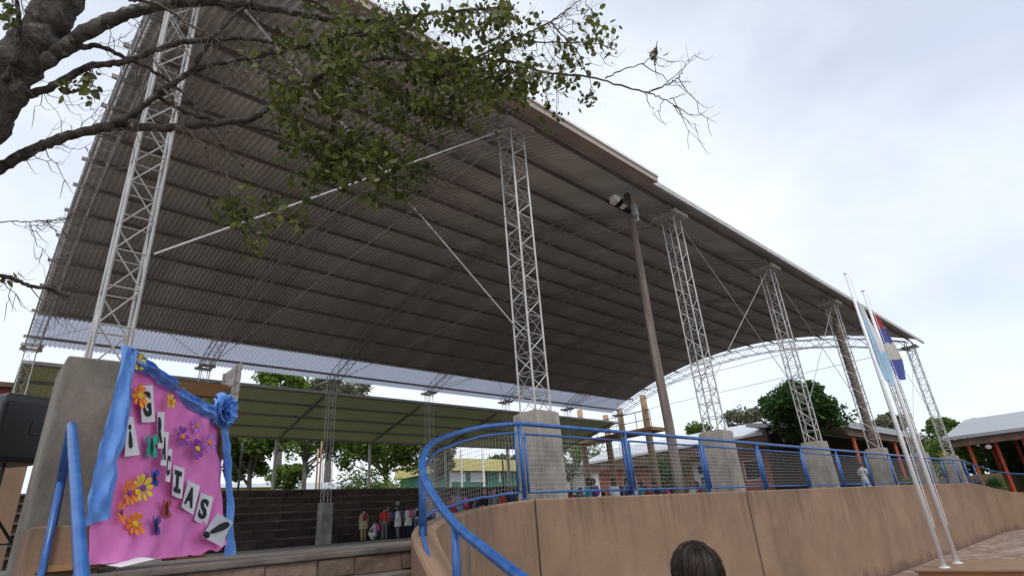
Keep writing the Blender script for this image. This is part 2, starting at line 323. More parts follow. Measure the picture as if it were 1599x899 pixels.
# ---- retaining wall with the flared end that sweeps down beside the stairs
path = [(41.6, 2.8, 1.45), (40.6, 4.2, 1.58), (39.0, 5.15, 1.76), (36.6, 5.55, 2.05), (33, 5.61, 2.27), (20, 5.61, 2.26), (10, 5.61, 2.245), (6.4, 5.61, WTOP), (5.5, 5.60, WTOP-.005), (4.7, 5.50, 2.18), (4.0, 5.22, 2.10), (3.45, 4.86, 2.03), (3.05, 4.45, 1.965), (2.78, 4.02, 1.86), (2.62, 3.6, 1.66), (2.52, 3.2, 1.42), (2.44, 2.7, 1.13), (2.38, 2.1, .80), (2.34, 1.5, .5)]
pp = [tuple(v) for v in spline(path[:5], 6)]+path[5:7]+[tuple(v) for v in spline(path[7:], 5)]
TH = .105
wall = thing('retaining_wall', 'long tan stucco retaining wall sweeping down to the stairs below the blue railing', 'wall', (0, 0, 0))
outer = []; inner = []
for i, p in enumerate(pp):
    a = Vector(pp[max(i-1, 0)]).xy; c = Vector(pp[min(i+1, len(pp)-1)]).xy; d = (c-a).normalized(); n = Vector((-d.y, d.x))   # left of travel = towards camera
    q = Vector(p[:2]); outer.append((*(q+n*TH), p[2])); inner.append((*(q-n*TH), p[2]))
b = MB(); n = len(pp); vs = []
for o_, i_ in zip(outer, inner):
    vs += [(o_[0], o_[1], -.2), (o_[0], o_[1], o_[2]-.02), (o_[0]*.93+i_[0]*.07, o_[1]*.93+i_[1]*.07, o_[2]), (i_[0]*.93+o_[0]*.07, i_[1]*.93+o_[1]*.07, i_[2]), (i_[0], i_[1], i_[2]-.02), (i_[0], i_[1], -.2)]
fs = []; mi = []
for i in range(n-1):
    for k in range(5): fs.append((i*6+k, i*6+k+1, (i+1)*6+k+1, (i+1)*6+k))
b.add(vs, fs); b.f += [tuple((n-1)*6+k for k in range(6)), tuple(range(5, -1, -1))]; b.m += [0, 0]
wb = b.build('wall_body', 'wall', wall)
for jx in (5.47, 11.35, 25.6):
    MB().box((jx, YW-.026, .02), (jx+.010, YW-.012, WTOP-.01)).build('expansion_joint', 'joint', wall)

tw_ = MB().box((42.42, -40, 0), (42.49, 5.45, 1.50)).build('terrace_wall', 'wall'); tag(tw_, 'plain tan wall below the right pavilion, closing the end of the plaza', 'wall')
# ---- stairs of stone up to the stage
stairs = thing('stone_stairs', 'dark brown stone block stairs rising to the stage beside the banner', 'stairs', (0, 0, 0))
NR = 9; RISE = FLOOR/NR; random.seed(11)
stvar = []
def stone_mesh(L, H, D, seed):
    r = random.Random(seed); j = lambda a: r.uniform(-a, a)
    p = [(0+j(.01), 0+j(.012), 0+j(.006)), (L+j(.01), 0+j(.012), 0+j(.006)), (L, D, 0), (0, D, 0), (0+j(.01), 0+j(.012), H+j(.004)), (L+j(.01), 0+j(.012), H+j(.004)), (L, D, H), (0, D, H)]
    return MB().hexa(p)
for k in range(NR):
    z1 = FLOOR-k*RISE; y0 = 5.1-k*.36
    xr = min([q_[0] for q_ in pp if y0-.05 < q_[1] < y0+.40 and q_[0] < 5] or [2.4])-TH*.2
    core = MB().box((.92, y0+.05, -.1), (xr, y0+.40, z1-.045)).build('step_core', 'mortar', stairs)
    MB().box((.92, y0-.015, z1-.05), (xr, y0+.39, z1-.002+(.004 if k == 0 else 0))).build('tread_slab', 'slab', stairs, bevel=.012)
    x = .93
    while x < xr-.1:
        L = min(random.uniform(.28, .62), xr-x)
        stone_mesh(L-.014, RISE-.062, .06, random.random()).build('stone', 'stone', stairs, loc=(x, y0+.005, z1-RISE+.004), bevel=.007); x += L
# left plinth of the stairs
MB().box((.42, 5.45, 0), (.86, 6.08, 2.17)).build('stair_plinth', 'wall', bevel=.01)
tag(bpy.data.objects['stair_plinth'], 'low tan stucco plinth under the left blue handrail, before the concrete pillar', 'plinth')
MB().box((.40, 2.0, 0), (.86, 5.44, .9)).build('stair_cheek_wall', 'wall', bevel=.01)
tag(bpy.data.objects['stair_cheek_wall'], 'low tan stucco side wall at the left of the stone stairs', 'wall')

# ---- bleachers behind the far row
ble = thing('bleachers', 'dark stone stepped bleachers along the far side of the court', 'bleachers', (0, 28.3, FLOOR))
NB = 7; BH = (4.78-FLOOR)/NB; random.seed(5)
vars_ = []
for i in range(10):
    L = .85+.11*i; r = random.Random(i); j = lambda a: r.uniform(-a, a)
    vars_.append((L, MB().hexa([(j(.02), j(.03), 0), (L-.03+j(.02), j(.03), 0), (L-.03, .12, 0), (0, .12, 0), (j(.02), j(.03), BH-.10+j(.015)), (L-.03+j(.02), j(.03), BH-.10+j(.015)), (L-.03, .12, BH-.10), (0, .12, BH-.10)]).mesh('bleacher_stone', 'bleach')))
for k in range(NB):
    y = k*.78; z = k*BH
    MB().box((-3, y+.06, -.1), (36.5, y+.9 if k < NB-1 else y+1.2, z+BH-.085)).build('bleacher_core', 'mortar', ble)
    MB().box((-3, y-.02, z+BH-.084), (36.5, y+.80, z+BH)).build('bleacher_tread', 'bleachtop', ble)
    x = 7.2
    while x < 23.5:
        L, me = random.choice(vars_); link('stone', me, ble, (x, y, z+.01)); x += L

# ================================================================== BIG ROOF
roof = thing('barrel_roof', 'huge arched corrugated metal roof over the school court', 'roof', (XA, YN, PED))
def R_(v): return (v[0]-XA, v[1]-YN, v[2]-PED)
pitch = .15; nx = int((XB-XA)/pitch)*4; ys = np.linspace(5.98, 27.38, 40)
vs = []; fs = []
for i in range(nx+1):
    x = XA+(XB-XA)*i/nx; dz = (.024, .024, -.024, -.024)[i % 4]
    for y in ys: vs.append(R_((x, y, zroof(y)+dz)))
ny = len(ys)
for i in range(nx):
    for j in range(ny-1): fs.append((i*ny+j, (i+1)*ny+j, (i+1)*ny+j+1, i*ny+j+1))
ncut = int(np.searchsorted(ys, YF-(YF-YN+.1)/14-.02))
MB().add(vs, [f for q_, f in enumerate(fs) if q_ % (ny-1) < ncut]).build('roof_sheet', 'galv', roof)
MB().add(vs, [f for q_, f in enumerate(fs) if q_ % (ny-1) >= ncut]).build('bounce_lit_eave_sheet', 'eavelit', roof)  # paler far bay: light bounced off the canopy is put into this added sheet
NP = 14
for k in range(NP+1):
    y = YN-.05+(YF-YN+.1)*k/NP; z = zroof(y)-.035
    MB().box(R_((.44, y-.022, z-.115)), R_((37.1, y+.022, z-.01))).build('purlin', 'purlin', roof)
# eave beam and the metal flashing over the first two bays of the near eave
MB().box(R_((10.97, 5.93, 9.52)), R_((37.05, 6.0, 9.66))).build('eave_beam', 'gtower', roof)
e = MB(); e.hexa([R_(p) for p in [(.3, 5.76, 9.44), (10.95, 5.76, 9.44), (10.95, 6.12, 9.56), (.3, 6.12, 9.56), (.3, 5.76, 9.60), (10.95, 5.76, 9.60), (10.95, 6.12, 9.66), (.3, 6.12, 9.66)]])
e.build('eave_flashing', mat('flashing_sheet', (.40, .33, .28), .6, var=.1, scale=1, metal=.1), roof)
MB().box(R_((.3, 5.725, 9.585)), R_((10.96, 5.757, 9.65))).build('flashing_lip', 'whitepole', roof)
# arch trusses
def arch_pts(off, n=44): return [(y, zroof(y)-off) for y in np.linspace(YN, YF, n+1)]
t = MB(); W2 = .21
top = arch_pts(.23); bot = arch_pts(.72)
for sx in (-W2, W2):
    t.tube([(sx, y-YN, z-PED) for y, z in top], .022, 4); t.tube([(sx, y-YN, z-PED) for y, z in bot], .022, 4)
    for i in range(0, 44):
        a, c = (top, bot) if i % 2 else (bot, top)
        t.bar((sx, a[i][0]-YN, a[i][1]-PED), (sx, c[i+1][0]-YN, c[i+1][1]-PED), .016)
for i in range(0, 45):
    for l in (top, bot):
        t.bar((-W2, l[i][0]-YN, l[i][1]-PED), (W2, l[i][0]-YN, l[i][1]-PED), .014)
        if i < 44 and i % 2 == 0: t.bar((-W2, l[i][0]-YN, l[i][1]-PED), (W2, l[i+1][0]-YN, l[i+1][1]-PED), .012)
for yy in (0, YF-YN):
    for sx in (-W2, W2):
        for dy in (-W2, W2): t.bar((sx, yy+dy, CAP-PED+.08), (sx, yy+dy*.6, zroof(YN)-.2-PED), .035)
tm = t.mesh('arch_truss', 'truss'); rm = MB().tube([(0, 0, CAP-PED), (0, YF-YN, CAP-PED)], .014, 6).mesh('tie_rod', 'truss')
for k in range(7):
    link('arch_truss', tm, roof, (X0+k*SP-XA, 0, 0)); link('tie_rod', rm, roof, (X0+k*SP-XA, 0, 0))
# roof wind bracing rods between trusses
for k in (0, 3, 5):
    xa, xb = X0+k*SP, X0+(k+1)*SP
    for j in range(4):
        ya, yb = YN+(YF-YN)*j/4, YN+(YF-YN)*(j+1)/4
        for (p, q) in (((xa, ya), (xb, yb)), ((xa, yb), (xb, ya))):
            MB().tube([R_((p[0], p[1], zroof(p[1])-.27)), R_((.5*(p[0]+q[0]), .5*(p[1]+q[1]), zroof(.5*(p[1]+q[1]))-.40)), R_((q[0], q[1], zroof(q[1])-.27))], .011, 5).build('roof_brace_rod', 'truss', roof)

# ---- lattice columns
def lattice(side, H, pitch, sparse=False, cw=.030, lw=.013):
    L = []
    h = side/2; cs = [(-h, -h), (h, -h), (h, h), (-h, h)]
    for c in cs: L.append(('chord', MB().bar((c[0], c[1], 0), (c[0], c[1], H), cw).mesh('chord', 'gtower')))
    nseg = round(H/pitch); dz = H/nseg
    for f in range(4):
        a, c = cs[f], cs[(f+1) % 4]; b = MB()
        for i in range(nseg+1):
            z = min(i*dz, H-.01)
            if f % 2 == 0 or i % 2 == 0 or not sparse: b.bar((a[0], a[1], z), (c[0], c[1], z), lw)
            if i < nseg and f % 2 == 1 and sparse:
                if i % 2 == 0:
                    p, q = (a, c) if i % 4 else (c, a); b.bar((p[0], p[1], z), (q[0], q[1], min(H-.01, z+2*dz)), .012)
            elif i < nseg:
                p, q = (a, c) if i % 2 else (c, a); b.bar((p[0], p[1], z), (q[0], q[1], z+dz), lw)
        L.append(('lacing', b.mesh('lacing', 'gtower')))
    return L
LT = lattice(.36, CAP-PED, .33); LT0 = lattice(.30, CAP-PED, .42, True, .024, .012); LTF = lattice(.34, CAP-PED, .55, True, .022, .009)
capm = MB().box((-.34, -.36, 0), (.34, -.24, .11)).box((-.34, .24, 0), (.34, .36, .11)).box((-.30, -.239, .02), (-.18, .239, .09)).box((.18, -.239, .02), (.30, .239, .09)).mesh('capital', 'gtower')
bpm = MB().box((-.235, -.235, 0), (.235, .235, .022)).mesh('base_plate', mat('rusty_plate', (.16, .07, .035), .8, scale=9, col2=(.30, .24, .20)))
def pedestal(hx, hy, z0, z1, seed):
    b = MB(); tp = .97
    b.hexa([(-hx, -hy, z0), (hx, -hy, z0), (hx, hy, z0), (-hx, hy, z0), (-hx*tp, -hy*tp, z1), (hx*tp, -hy*tp, z1), (hx*tp, hy*tp, z1), (-hx*tp, hy*tp, z1)]); return b
near_lab = ['lattice column rising behind the banner from the wide weathered concrete pillar', 'lattice column nearest the curved end of the blue railing, full height in view', 'lattice column just right of the wooden floodlight pole', 'lattice column in front of the dark green tree', 'lattice column with a wooden pole standing inside it', 'lattice column partly hidden behind the white flagpoles', 'last lattice column of the near row, right of the flags']
far_lab = ['far lattice column at the left edge above the loudspeaker', 'far lattice column seen above the blue rosette of the banner', 'far lattice column on the pale concrete pedestal left of the children', 'far lattice column seen just left of the curved handrail bend', 'far lattice column partly hidden behind the near pedestal', 'far lattice column left of the wooden pole platform', 'last far lattice column at the right end of the far eave']
cols = {}
for row, Y, labs in (('near', YN, near_lab), ('far', YF, far_lab)):
    for k in range(7):
        c = thing('lattice_column', labs[k], 'column', (X0+k*SP, Y, FLOOR), 0, 'lattice columns of the %s row' % row)
        for nme, me in (LT0 if (row, k) == ('near', 0) else LTF if row == 'far' else LT): link(nme, me, c, (0, 0, PED-FLOOR))
        link('capital', capm, c, (0, 0, CAP-FLOOR)); link('base_plate', bpm, c, (0, 0, PED-FLOOR-.004))
        hx, hy = (.27, .30) if row == 'near' else (.27, .27)
        if row == 'near' and k == 0: hx, hy = .34, .40
        if row == 'near' and k >= 2: hx, hy = .26, .32
        ph = PED-FLOOR+(0.0 if row == 'near' else -.02)
        po = pedestal(hx, hy, 0, ph, k).build('pedestal', 'concold' if (row == 'near' and k == 0) else 'conc', c, bevel=.02)
        cols[(row, k)] = c
# cross bracing rods in the near and far rows
br = thing('bracing_rods', 'thin diagonal steel bracing rods strung between the near lattice columns', 'bracing')
for k in (0, 2, 3, 5):
    xa, xb = X0+k*SP, X0+(k+1)*SP; zl = atY(790, 525, YN).z; rr0 = .014 if k == 0 else .010
    MB().tube([(xa+.2, YN-.1, CAP-.02), (xb-.2, YN-.1, zl)], rr0, 6).build('brace_rod', 'gtower', br)
    MB().tube([(xb-.2, YN-.14, CAP-.02), (xa+.2, YN-.14, zl)], rr0, 6).build('brace_rod', 'gtower', br)

# ---- low canopy above the bleachers
cz = lambda y: 9.1-(y-27.6)*(9.1-7.75)/(33.5-27.6)
can = thing('bleacher_canopy', 'low sheet canopy tinted with green reflected light, sloping down over the dark bleachers', 'canopy', (-1, 27.6, FLOOR))
b = MB(); nxx = 800; rows = [27.6, 33.7]
for i in range(nxx+1):
    x = .9+37.3*i/nxx; dz = (.02, .02, -.02, -.02)[i % 4]
    for y in rows: b.v.append((x+.7, y-27.6, cz(y)+dz-FLOOR))
for i in range(nxx): b.f.append((2*i, 2*i+2, 2*i+3, 2*i+1)); b.m.append(0)
b.build('canopy_sheet', 'canopy', can)
for j in range(5):
    y = 27.63+j*1.47; z = cz(y)-.03
    MB().box((1.65, y-.03-27.6, z-.12-FLOOR), (38.9, y+.03-27.6, z-FLOOR)).build('purlin', 'purlin', can)
MB().box((1.6, 27.545-27.6, 9.0-FLOOR), (38.9, 27.595-27.6, 9.13-FLOOR)).build('canopy_edge', 'gtower', can)
for k in range(7):
    x = X0+k*SP+1
    MB().hexa([(x-.05, .1, cz(27.7)-.28-FLOOR), (x+.05, .1, cz(27.7)-.28-FLOOR), (x+.05, 5.9, cz(33.5)-.28-FLOOR), (x-.05, 5.9, cz(33.5)-.28-FLOOR), (x-.05, .1, cz(27.7)-.16-FLOOR), (x+.05, .1, cz(27.7)-.16-FLOOR), (x+.05, 5.9, cz(33.5)-.16-FLOOR), (x-.05, 5.9, cz(33.5)-.16-FLOOR)]).build('rafter', 'purlin', can)
    MB().tube([(x, 5.85, 4.75-FLOOR), (x, 5.85, cz(33.45)-.2-FLOOR)], .09, 10).build('post', 'gtower', can)

# ================================================================== BLUE RAILING ON THE WALL
RY = 5.61; RT = 3.22
rail = thing('blue_railing', 'long blue pipe railing with wire mesh panels along the top of the tan wall', 'railing', (5.42, RY, WTOP))
O = Vector((5.42, RY, WTOP))
curve = [(5.42, RY, RT)]
for x, y, Y in ((750, 667, 5.52), (692, 683, 5.02), (668, 699, 4.55), (659, 724, 4.15), (664, 748, 3.92), (678, 775, 3.70), (711, 818, 3.28), (752, 853, 2.86), (793, 885, 2.48), (845, 925, 2.05)):
    curve.append(tuple(atY(x, y, Y)))
sp = spline(curve, 7)
toprail = [(32.4, RY, RT+.03)]+[(x, RY, RT) for x in (28, 22, 16, 10, 6.5)]
full = [tuple(v) for v in spline([(41.6, 2.8, 2.38), (40.6, 4.2, 2.5), (39.0, 5.15, 2.7), (36.6, 5.55, 3.0), (34.2, 5.61, 3.19)], 5)]+toprail+[tuple(p) for p in sp]
MB().tube([Vector(p)-O for p in full], .031, 12).build('top_rail', 'blue', rail, smooth=True)
posts = [5.42+2.385*i for i in range(12)]
pm = MB().tube([(0, 0, 0), (0, 0, RT-WTOP-.01)], .028, 10).lathe([(.05, 0), (.05, .012)], n=10).mesh('post', 'blue', True)
for x in posts: link('post', pm, rail, (x-O.x, 0, .005))
# straight panels: frame and woven wire
PW = 2.385-.17; PZ0, PZ1 = .085, .84
fr = MB()
for a, c in (((0, 0, PZ0), (PW, 0, PZ0)), ((PW, 0, PZ0), (PW, 0, PZ1)), ((PW, 0, PZ1), (0, 0, PZ1)), ((0, 0, PZ1), (0, 0, PZ0))): fr.tube([a, c], .0165, 8)
for z in (PZ0+.06, PZ1-.06):
    fr.tube([(-.085, 0, z), (0, 0, z)], .011, 6); fr.tube([(PW, 0, z), (PW+.085, 0, z)], .011, 6)
frm = fr.mesh('panel_frame', 'blue', True)
wr = MB(); nv = int(PW/.062); nh = int((PZ1-PZ0)/.062)
for i in range(1, nv): x = PW*i/nv; wr.tube([(x, .003*(-1)**i, PZ0), (x, -.003*(-1)**i, PZ1)], .0022, 3, cap=False)
for i in range(1, nh): z = PZ0+(PZ1-PZ0)*i/nh; wr.tube([(0, 0, z), (PW, 0, z)], .0022, 3, cap=False)
wrm = wr.mesh('wire_mesh', 'steel')
for x in posts[:-1]:
    f = link('panel_frame', frm, rail, (x-O.x+.085, 0, .005)); link('wire_mesh', wrm, f)
# descending section at the far right end
for x0, x1, z0, z1 in ((31.7, 33.6, 3.25, 3.2), (33.7, 35.6, 3.2, 3.13)):
    q = MB()
    for x, z in ((x0+.05, z0), (x1-.05, z1)): q.tube([(x-O.x, 0, -.1), (x-O.x, 0, z-WTOP-.02)], .026, 8)
    q.tube([(x0+.05-O.x, 0, z0-WTOP-.5), (x1-.05-O.x, 0, z1-WTOP-.5)], .016, 8); q.tube([(x0+.05-O.x, 0, z0-WTOP-.85), (x1-.05-O.x, 0, z1-WTOP-.85)], .016, 8)
    q.build('end_panel', 'blue', rail, smooth=True)
# curved panel from the first post round to the bend
def ztop(x, y):
    best = min(pp, key=lambda p: (p[0]-x)**2+(p[1]-y)**2); return best[2]
ctop = [Vector(p) for p in sp if Vector(p).y > 4.15]
cin = ctop[1:]
ft = [p-Vector((0, 0, .115)) for p in cin]; fb = [Vector((p.x, p.y, ztop(p.x, p.y)+.10)) for p in cin]
q = MB(); q.tube([p-O for p in ft], .0165, 8); q.tube([p-O for p in fb], .0165, 8); q.tube([ft[0]-O, fb[0]-O], .0165, 8); q.tube([ft[-1]-O, fb[-1]-O], .0165, 8)
for t_ in (.06, .94): q.tube([ctop[0]*1-O-Vector((0, 0, .99*t_)), ft[0].lerp(fb[0], t_)-O], .011, 6)
cf = q.build('curved_panel_frame', 'blue', rail, smooth=True)
q = MB(); ln = [0]
for i in range(1, len(ft)): ln.append(ln[-1]+(ft[i].xy-ft[i-1].xy).length)
def interp(L, s):
    for i in range(1, len(ln)):
        if s <= ln[i]: t = (s-ln[i-1])/(ln[i]-ln[i-1]+1e-9); return L[i-1].lerp(L[i], t)
    return L[-1]
s_ = .06
while s_ < ln[-1]-.05:
    q.tube([interp(ft, s_)-O, interp(fb, s_)-O], .0022, 3, cap=False); s_ += .062
for i in range(1, 13): q.tube([a.lerp(c, i/13)-O for a, c in zip(ft, fb)], .0022, 3, cap=False)
q.build('wire_mesh', 'steel', cf)
# bend post, stair post and lower rail
bp_ = min(sp, key=lambda p: abs(p[1]-4.2)); bb = Vector(bp_)
MB().tube([Vector((bb.x, bb.y, ztop(bb.x, bb.y)-.02))-O, bb-O], .033, 10).build('post', 'blue', rail, smooth=True)
cp = Vector(min(sp, key=lambda p: abs(p[1]-3.28)))
MB().tube([Vector((cp.x, cp.y, ztop(cp.x, cp.y)-.05))-O, cp-O], .030, 10).build('post', 'blue', rail, smooth=True)
lo = [Vector(p) for p in sp if 2.2 < p[1] <= 4.2]; lo = [p-Vector((0, 0, .50 if i else .50)) for i, p in enumerate(lo)]
MB().tube([p-O for p in lo], .0165, 8).build('lower_rail', 'blue', rail, smooth=True)

# ---- left handrail
lh = thing('blue_handrail', 'short blue pipe handrail at the left of the stairs, bent down onto the plinth', 'handrail', (.5, 4.0, 0))
Q = Vector((.5, 4.0, 0))
apex = atD(112, 666, 4.0); lowp = atD(128, 899, 2.55); end = Vector((.56, 5.72, 2.17))
dirn = (lowp-apex).normalized()
MB().tube([p-Q for p in (apex+dirn*3.6, lowp, apex+dirn*.06, apex+Vector((0, .02, .012)), apex+(end-apex)*.06, end)], .031, 14).build('hand_rail', 'blue', lh, smooth=True)
m1 = apex.lerp(end, .5)
MB().tube([m1-Q, Vector((m1.x+.02, m1.y-.05, .85))-Q], .024, 10).build('post', 'blue', lh, smooth=True)
m2 = apex.lerp(apex+dirn*3.6, .5)
MB().tube([m2-Q, Vector((m2.x, m2.y, .5))-Q], .024, 10).build('post', 'blue', lh, smooth=True)

# ================================================================== FLAGPOLES AND PLINTH
pl = thing('flag_plinth', 'low tan concrete plinth under the two white flagpoles', 'plinth', (18.4, 4.0, 0))
MB().box((-.85, -1.4, 0), (1.75, .62, .20)).build('plinth_base', 'rust', pl, bevel=.015)
MB().box((-.90, -1.45, .20), (1.80, .67, .25)).build('plinth_slab', 'walltop', pl, bevel=.01)
def flagpole(px, py, top, lab):
    f = thing('flagpole', lab, 'flagpole', (px, py, .25), 0, 'white flagpoles')
    MB().tube([(0, 0, 0), (0, 0, top*.55), (0, 0, top)], [.062, .056, .034], 14).build('pole', 'whitepole', f, smooth=True)
    MB().lathe([(.12, 0), (.12, .02), (.09, .03)], n=14).build('base_flange', 'whitepole', f)
    MB().tube([(.10, -.06, .9), (.16, -.10, top*.5), (.07, -.05, top-.04)], .008, 5).build('halyard', 'whitepole', f)
    MB().ico((0, 0, top+.03), .05).build('finial', 'whitepole', f, smooth=True)
    return f
fp1 = flagpole(18.02, 4.14, 7.88, 'left and taller of the two white flagpoles'); fp2 = flagpole(19.11, 4.08, 7.55, 'right and shorter of the two white flagpoles')
def flag(name, lab, px, py, ztopf, L, Wd, bands, sgn=1):
    """limp flag: the hoist runs down the pole, the fly sags beside it in folds"""
    b = MB(); nu, nv = 10, 44
    def fn(u, v):
        # v 0..1 runs down the hanging length, u across the gathered width
        wd = Wd*(.35+.75*math.sin(min(1, v*1.25)*math.pi*.5))*(1-.30*max(0, v-.7)/.3)
        x = .09+u*wd*.62+.10*v; y = -.05-u*wd*.75+.055*math.sin(u*9+v*3.0)
        z = -v*L-u*.20*(1-.3*v)+.03*math.sin(u*7)
        return (x+.02*math.sin(v*9), y, z)
    b.grid(fn, nu, nv)
    k = 0
    for j in range(nv):
        for i in range(nu):
            v = j/nv+(i/nu-.5)*.10; u = i/nu; mi = 0
            for t_, m_ in bands:
                if v >= t_: mi = m_
            b.m[k] = mi if sgn > 0 else (0 if u < .3 else (1 if v < .62 or u < .55 else 2)); k += 1
    o = b.build(name, None, smooth=True, loc=(px, py, ztopf)); return tag(o, lab, 'flag')
o = flag('national_flag', 'limp pale blue and white flag hanging on the taller flagpole', 18.02, 4.14, 7.25, 2.35, .23, ((0, 1),), -1)
for c in ((.33, .52, .68), (.72, .73, .73), (.40, .58, .74)): o.data.materials.append(mat('flag_cloth', c, .8, var=.06, scale=6))
o = flag('provincial_flag', 'limp red, blue and white flag hanging on the shorter flagpole', 19.11, 4.08, 7.10, 1.95, .25, ((0, 0), (.20, 1), (.44, 2), (.70, 3)))
for c in ((.45, .04, .05), (.08, .09, .30), (.58, .55, .50), (.09, .11, .36)): o.data.materials.append(mat('flag_cloth', c, .8, var=.08, scale=6))

# ================================================================== BANNER
BL, BRr = Vector((.73, 5.30, 1.865)), Vector((2.05, 6.77, 1.865))
bu = (BRr-BL).normalized(); bn = Vector((bu.y, -bu.x, 0)); BW = (BRr-BL).length
ban = thing('thank_you_banner', 'pink cloth banner with blue drapes, paper flowers and the word GRACIAS on the stage', 'banner', BL, math.atan2(bu.y, bu.x))
def bp(x, y, off=0):
    """pixel -> banner coordinates (along, towards viewer is -y, up)"""
    d = ray(x, y); t = (BL-CAM).dot(bn)/d.dot(bn); p = CAM+d*t-BL
    if off: t = (BL+bn*off-CAM).dot(bn)/d.dot(bn); p = CAM+d*t-BL
    return Vector((p.dot(bu), -off, p.z))
def zc(zx, zy): return (zx/2.3725, 520+zy/2.3725)      # zoomed picture -> photo pixels
MB().box((.16, .025, .06), (BW-.04, .045, 1.45)).build('backing_board', 'plank', ban)
MB().box((-.05, -.02, .006), (.55, .3, .045)).build('base_batten', 'plank', ban); MB().box((1.2, -.03, .006), (1.75, .1, .045)).build('base_batten', 'plank', ban)
rn = random.Random(4)
def wob(u, v): return .012*math.sin(u*9+v*3)+.010*math.sin(v*13-u*5+1)+.006*math.sin((u+v)*29)+.006*math.sin((u-v*.6)*37+2)+.007*math.sin(u*23+v*17)+.016*math.exp(-((v-.12)/.12)**2)*math.sin(u*31+2)
Lp = [bp(*q) for q in ((112, 890), (140, 800), (165, 700), (190, 610), (203, 560))]; Rp = [bp(*q) for q in ((343, 853), (345, 800), (344, 740), (341, 690), (336, 648))]
Ls = spline(Lp, 6); Rs = spline(Rp, 6)
def pink(u, v):
    a = Ls[min(24, int(v*24+.5))]; c = Rs[min(24, int(v*24+.5))]
    p = a*(1-u)+c*u
    sag = -.05*math.sin(u*math.pi)*(1-v)**3+.02*math.sin(u*40)*(1-v)**6
    return (p[0], .0-abs(0)-wob(u, v)-.012-.05*(1-v)**6, max(.03, p[2]+sag))
MB().grid(pink, 60, 24).build('pink_cloth', 'pink', ban, smooth=True)
MB().grid(lambda u, v: tuple(bp(150, 885)*(1-u)+bp(208, 872)*u+Vector((0, -.02-.16*(1-v), -.012+.03*v))), 4, 3).build('paper_sheet', 'card', ban)
# drapes
def strip(name, left, right, nfold, amp, off, nv=30, nu=28):
    A = spline([tuple(bp(*q)) for q in left], 8); B = spline([tuple(bp(*q)) for q in right], 8)
    def fn(u, v):
        i = v*(len(A)-1); k = min(int(i), len(A)-2); f = i-k
        a = A[k]*(1-f)+A[k+1]*f; i2 = v*(len(B)-1); k2 = min(int(i2), len(B)-2); f2 = i2-k2; c = B[k2]*(1-f2)+B[k2+1]*f2
        p = a*(1-u)+c*u
        return (p[0]+.008*math.sin(v*11+u*4)+.006*math.sin(v*23+u*9), -off-.008*math.sin(v*17+u*13)-.006*math.sin(v*31-u*21)-amp*(1+math.sin(u*nfold*2*math.pi+1.3*math.sin(v*4)+v*2))*.5-amp*.5*math.sin(u*math.pi), p[2])
    return MB().grid(fn, nu, nv).build(name, 'drape', ban, smooth=True)
strip('left_drape', [(177, 540), (158, 630), (136, 715), (119, 780), (114, 824)], [(204, 551), (197, 610), (181, 690), (171, 745), (163, 806)], 1.7, .05, .03)
strip('top_swag', [(184, 538), (215, 560), (245, 582), (268, 597)], [(205, 580), (222, 584), (244, 600), (263, 612)], 1.6, .05, .03)
strip('top_swag', [(267, 603), (290, 617), (315, 630), (340, 642)], [(265, 616), (288, 636), (312, 650), (336, 656)], 1.4, .045, .03)
strip('right_drape', [(332, 650), (340, 700), (345, 780), (343, 868)], [(347, 650), (350, 700), (356, 790), (359, 866)], 1.5, .045, .02)
# rosette: ruffled petals in rings
b = MB(); cc = bp(339, 642)
for ring, (r0, npet, tilt) in enumerate(((.225, 10, .5), (.21, 10, .9), (.165, 8, 1.1), (.105, 6, 1.2))):
    for i in range(npet):
        a = 2*math.pi*i/npet+ring*.5+rn.uniform(-.2, .2); r0_ = r0*rn.uniform(.85, 1.15)
        def pet(u, v, a=a, r0_=r0_, tilt=tilt, ph=rn.uniform(0, 6)):
            t = a+(u-.5)*1.7; rr = r0_*math.sin((.1+.85*v)*math.pi*.5)*(1-.25*v*v)+.014*math.sin(u*11+ph)*v
            return (cc.x+rr*math.cos(t), -.03-.022*ring-tilt*.09*v-.03*math.sin(u*math.pi)+.05*v**3-.016*math.sin(u*13+ph)*v, cc.z+rr*math.sin(t))
        b.grid(pet, 8, 4)
b.build('rosette', 'drape', ban, smooth=True)
